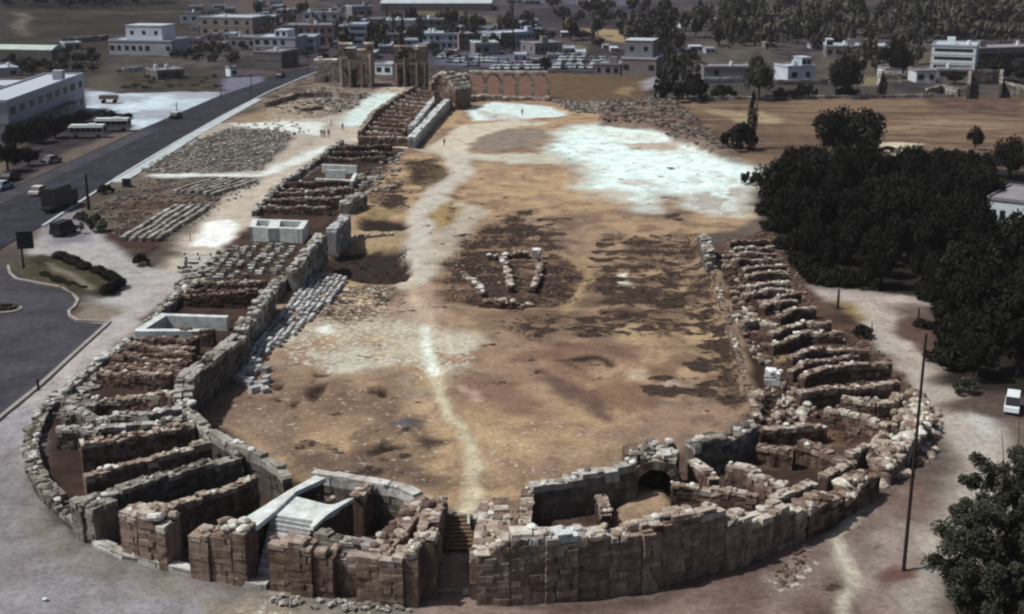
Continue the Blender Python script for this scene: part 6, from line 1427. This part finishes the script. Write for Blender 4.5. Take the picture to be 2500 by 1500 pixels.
# lorry
e = empty('lorry', G(150, 508), math.radians(80)); tag(e, 'large dark covered lorry on the main road beside the utility pole', 'lorry')
mb = MB(); mb.box((-1.0, 0, 2.15), (5.2, 2.45, 2.7), 0, .5, .02, .96); mb.build('cargo_box', M['car_dark'], e); mb = MB(); mb.box((-1, 0, .7), (7.2, 1.6, .3)); mb.build('chassis', M['tyre'], e)
mb = MB(); mb.box((2.55, 0, 1.6), (1.7, 2.3, 2.0), 0, .5, .02, .93); cb = mb.build('cab', M['car_dark'], e); mb = MB(); mb.box((3.36, 0, 2.0), (.12, 1.9, .8)); mb.build('windscreen', M['glass'], cb)
mb = MB(); mb.box((-1.0, 0, 3.56), (4.6, 2.1, .12)); mb.build('tarpaulin', M['sign_dark'], e)
for x in (-2.9, -1.8, 2.4):
    for s in (-1, 1): mb = MB(); mb.tube([(x, s * .85, .5), (x, s * 1.2, .5)], .5, 12); mb.build('wheel', M['tyre'], e)
# rusty trailer in the white lot
e = empty('trailer', G(267, 252), math.radians(6)); tag(e, 'rusty brown trailer standing alone at the edge of the white lot', 'trailer')
mb = MB(); mb.box((0, 0, 1.1), (4.6, 2.2, .12))
for c, s in (((0, -1.06, 1.5), (4.6, .1, .8)), ((0, 1.06, 1.5), (4.6, .1, .8)), ((-2.26, 0, 1.5), (.1, 2.0, .8)), ((2.26, 0, 1.5), (.1, 2.0, .8))): mb.box(c, s)
mb.build('bed', M['rust'], e)
for x in (-1.4, 1.4):
    for s in (-1, 1): mb = MB(); mb.tube([(x, s * .8, .45), (x, s * 1.05, .45)], .45, 10); mb.build('wheel', M['tyre'], e)
# ================================================================== POLES, SIGN, BENCHES
def pole(label, px, base, top, r=.13, arm=True, name='utility_pole', lean=0.0):
    h = HT(px, base, top); e = empty(name, G(px, base)); tag(e, label, 'pole'); mb = MB(); mb.tube([(0, 0, -.3), (lean * .5, 0, h * .5), (lean, 0, h)], [r * 1.25, r, r * .75], 8); p = mb.build('shaft', M['pole'], e)
    if arm:
        mb = MB(); mb.box((lean, 0, h - .5), (1.5, .1, .12)); a = mb.build('cross_arm', M['pole'], e)
        for x in (-.6, 0, .6): mb = MB(); mb.tube([(lean + x, 0, h - .44), (lean + x, 0, h - .22)], .05, 6); mb.build('insulator', M['kerb'], a)
pole('tall dark utility pole rising from the brown mound at the lower right', 2206, 1392, 815, .11, False)
pole('dark utility pole at the corner of the stone field by the main road', 217, 512, 424, .22, False)
pole('thin pole at the road edge beside the driving car', 433, 288, 250, .12, False); pole('slim pole beside the path by the bright white patch', 465, 590, 566, .05, False, 'post')
pole('short dark pole on the right path below the grove', 2045, 754, 706, .14, False); pole('thin grey pole beside the thorny bush on the right path', 2126, 830, 788, .07, False)
pole('dark pole on the brown soil under the grove', 2240, 800, 752, .12, False); pole('thin pole along the town end of the road', 614, 226, 180, .1); pole('thin pole at the road edge by the parked lot', 540, 240, 205, .1)
pole('thin pole beside the pavilion at the town end of the road', 752, 176, 134, .1)
e = empty('signboard', G(58, 662), .15); tag(e, 'dark blank signboard on a post at the head of the road island', 'signboard'); s = PXM(58, 662)
hb, ht = HT(58, 662, 608), HT(58, 662, 566); mb = MB(); mb.box((.55, 0, (hb + ht) / 2), (2.0, .14, ht - hb)); mb.build('board', M['sign_dark'], e)
mb = MB(); mb.tube([(0, .14, -.2), (0, .14, ht - .2)], .13, 8); mb.build('post', M['pole'], e)
for k, (px, py) in enumerate([(486, 624), (490, 634), (486, 646), (470, 656)]):
    a, b = Vector((*P(px - 40, py), 0)), Vector((*P(px + 34, py + 1), 0)); d = b - a; e = empty('bench', a, math.atan2(d.y, d.x)); L = d.length
    tag(e, 'long pale bench by the standing visitor, ' + ['topmost of the four rows', 'next to the topmost row', 'next to the lowest row', 'lowest of the four rows'][k], 'bench', 'benches by the path')
    mb = MB(); mb.box((L / 2, 0, .44), (L, .34, .07)); mb.build('seat', M['concrete'], e)
    for x in (.3, L / 2, L - .3): mb = MB(); mb.box((x, 0, .2), (.12, .3, .4)); mb.build('leg', M['pole'], e)
e = empty('litter_bin', G(310, 456)); tag(e, 'dark box-shaped bin at the road end of the white footpath', 'bin'); mb = MB(); mb.box((0, 0, .6), (1.3, 1.0, 1.2), 0, .5, .01, .92); mb.build('body', M['sign_dark'], e); mb = MB(); mb.box((0, 0, 1.25), (1.4, 1.1, .12)); mb.build('lid', M['car_dark'], e)
e = empty('bollard', G(94, 952)); tag(e, 'dark bollard on the kerb of the pale path at the lower left', 'bollard'); mb = MB(); mb.tube([(0, 0, -.1), (0, 0, .9)], [.13, .11], 10); mb.build('shaft', M['pole'], e); mb = MB(); mb.tube([(0, 0, .9), (0, 0, 1.02), (0, 0, 1.1)], [.15, .13, .04], 10); mb.build('cap', M['pole'], e)
mb = MB(); boulder(mb, (0, 0, .1), .22, .9, .5); o = mb.build('white_stone', M['car_white'], None, G(110, 1466)); tag(o, 'small bright white stone lying on the lilac ground at the lower left', 'stone')
# ================================================================== PEOPLE
def person_mesh(shirt, pants, stride=.12):
    J = {'pel': (0, 0, .95), 'chest': (0, 0, 1.28), 'neck': (0, 0, 1.46), 'head': (0, .02, 1.60), 'crown': (0, .01, 1.72), 'sl': (-.19, 0, 1.40), 'sr': (.19, 0, 1.40), 'el': (-.25, .03, 1.12), 'er': (.25, -.02, 1.12), 'hl': (-.26, .10, .88), 'hr': (.26, .06, .88), 'fl_': (-.27, .13, .78), 'fr_': (.27, .09, .78),
         'll': (-.1, 0, .90), 'lr': (.1, 0, .90), 'kl': (-.11, stride * .6, .50), 'kr': (.11, -stride * .4, .50), 'al': (-.11, stride, .08), 'ar': (.11, -stride, .08), 'tl': (-.12, stride + .18, .04), 'tr': (.12, -stride + .18, .04)}
    R = {'pel': .15, 'chest': .16, 'neck': .06, 'head': .095, 'crown': .07, 'sl': .075, 'sr': .075, 'el': .05, 'er': .05, 'hl': .04, 'hr': .04, 'fl_': .03, 'fr_': .03, 'll': .1, 'lr': .1, 'kl': .07, 'kr': .07, 'al': .05, 'ar': .05, 'tl': .04, 'tr': .04}
    E = [('pel', 'chest'), ('chest', 'neck'), ('neck', 'head'), ('head', 'crown'), ('chest', 'sl'), ('chest', 'sr'), ('sl', 'el'), ('sr', 'er'), ('el', 'hl'), ('er', 'hr'), ('hl', 'fl_'), ('hr', 'fr_'), ('pel', 'll'), ('pel', 'lr'), ('ll', 'kl'), ('lr', 'kr'), ('kl', 'al'), ('kr', 'ar'), ('al', 'tl'), ('ar', 'tr')]
    K = list(J); me = bpy.data.meshes.new('p'); me.from_pydata([J[k] for k in K], [(K.index(a), K.index(b)) for a, b in E], [])
    o = bpy.data.objects.new('p', me); COL.objects.link(o); o.modifiers.new('s', 'SKIN'); o.modifiers.new('u', 'SUBSURF').levels = 1
    for i, k in enumerate(K): me.skin_vertices[0].data[i].radius = (R[k], R[k] * (.7 if k in ('chest', 'pel') else 1)); me.skin_vertices[0].data[i].use_root = (k == 'pel')
    dg = bpy.context.evaluated_depsgraph_get(); out = bpy.data.meshes.new_from_object(o.evaluated_get(dg)); bpy.data.objects.remove(o)
    for m in (M['skin'], M[shirt], M[pants], M['hair']): out.materials.append(m)
    for p in out.polygons:
        c = p.center; p.material_index = 3 if c.z > 1.66 or (c.z > 1.56 and c.y < -.02) else (0 if c.z > 1.45 or (abs(c.x) > .2 and c.z < 1.0) else (1 if c.z > .95 else 2))
    out.name = 'body'; return out
M['skin'] = plain('skin', (.32, .19, .13), .7); M['hair'] = plain('hair', (.02, .016, .013), .7)
paint('cloth_dark', (.035, .035, .045)); paint('cloth_blue', (.06, .08, .14)); paint('cloth_red', (.2, .05, .05)); paint('cloth_pale', (.3, .3, .32))
PM = [person_mesh('cloth_dark', 'cloth_dark', .12), person_mesh('cloth_blue', 'cloth_dark', .2), person_mesh('cloth_pale', 'cloth_dark', .05), person_mesh('cloth_red', 'cloth_dark', .15)]
for i, (px, py, rz, lb) in enumerate([(785, 335, .5, 'person in dark clothes on the bare track, left one of two side by side'), (803, 335, .2, 'person in dark clothes on the bare track, right one of two side by side'), (809, 306, 2, 'lone person in dark clothes standing higher on the bare track'), (837, 318, 1, 'lone person standing on the pale track beside the far stand wall'),
                                     (1085, 357, 2.4, 'lone person walking on the pale ground inside the arena entrance'), (1275, 284, 0, 'tiny person standing on the white strip near the arcade'), (455, 660, 1.2, 'visitor in dark clothes standing before the pale benches'), (792, 337, .9, 'person half hidden behind the two walkers on the track')]):
    o = bpy.data.objects.new('person', PM[i % 4] if i != 3 else PM[1]); COL.objects.link(o); g = G(px, py); o.location = (g.x, g.y, z_at(g.x, g.y)); o.rotation_euler = (0, 0, rz); tag(o, lb, 'person')
# ================================================================== AIR
hz = bpy.data.materials.new("haze_air"); hz.use_nodes = True; nt = hz.node_tree
for n in list(nt.nodes):
    if n.type == 'BSDF_PRINCIPLED': nt.nodes.remove(n)
v = nt.nodes.new("ShaderNodeVolumePrincipled"); v.inputs["Color"].default_value = (0.80, 0.82, 0.95, 1); v.inputs["Density"].default_value = 0.00009; v.inputs["Anisotropy"].default_value = 0.0
nt.links.new(v.outputs[0], nt.nodes["Material Output"].inputs["Volume"])
mb = MB(); mb.box((0, 1300, 140), (3100, 2660, 290)); o = mb.build('haze', hz); tag(o, kind='stuff')
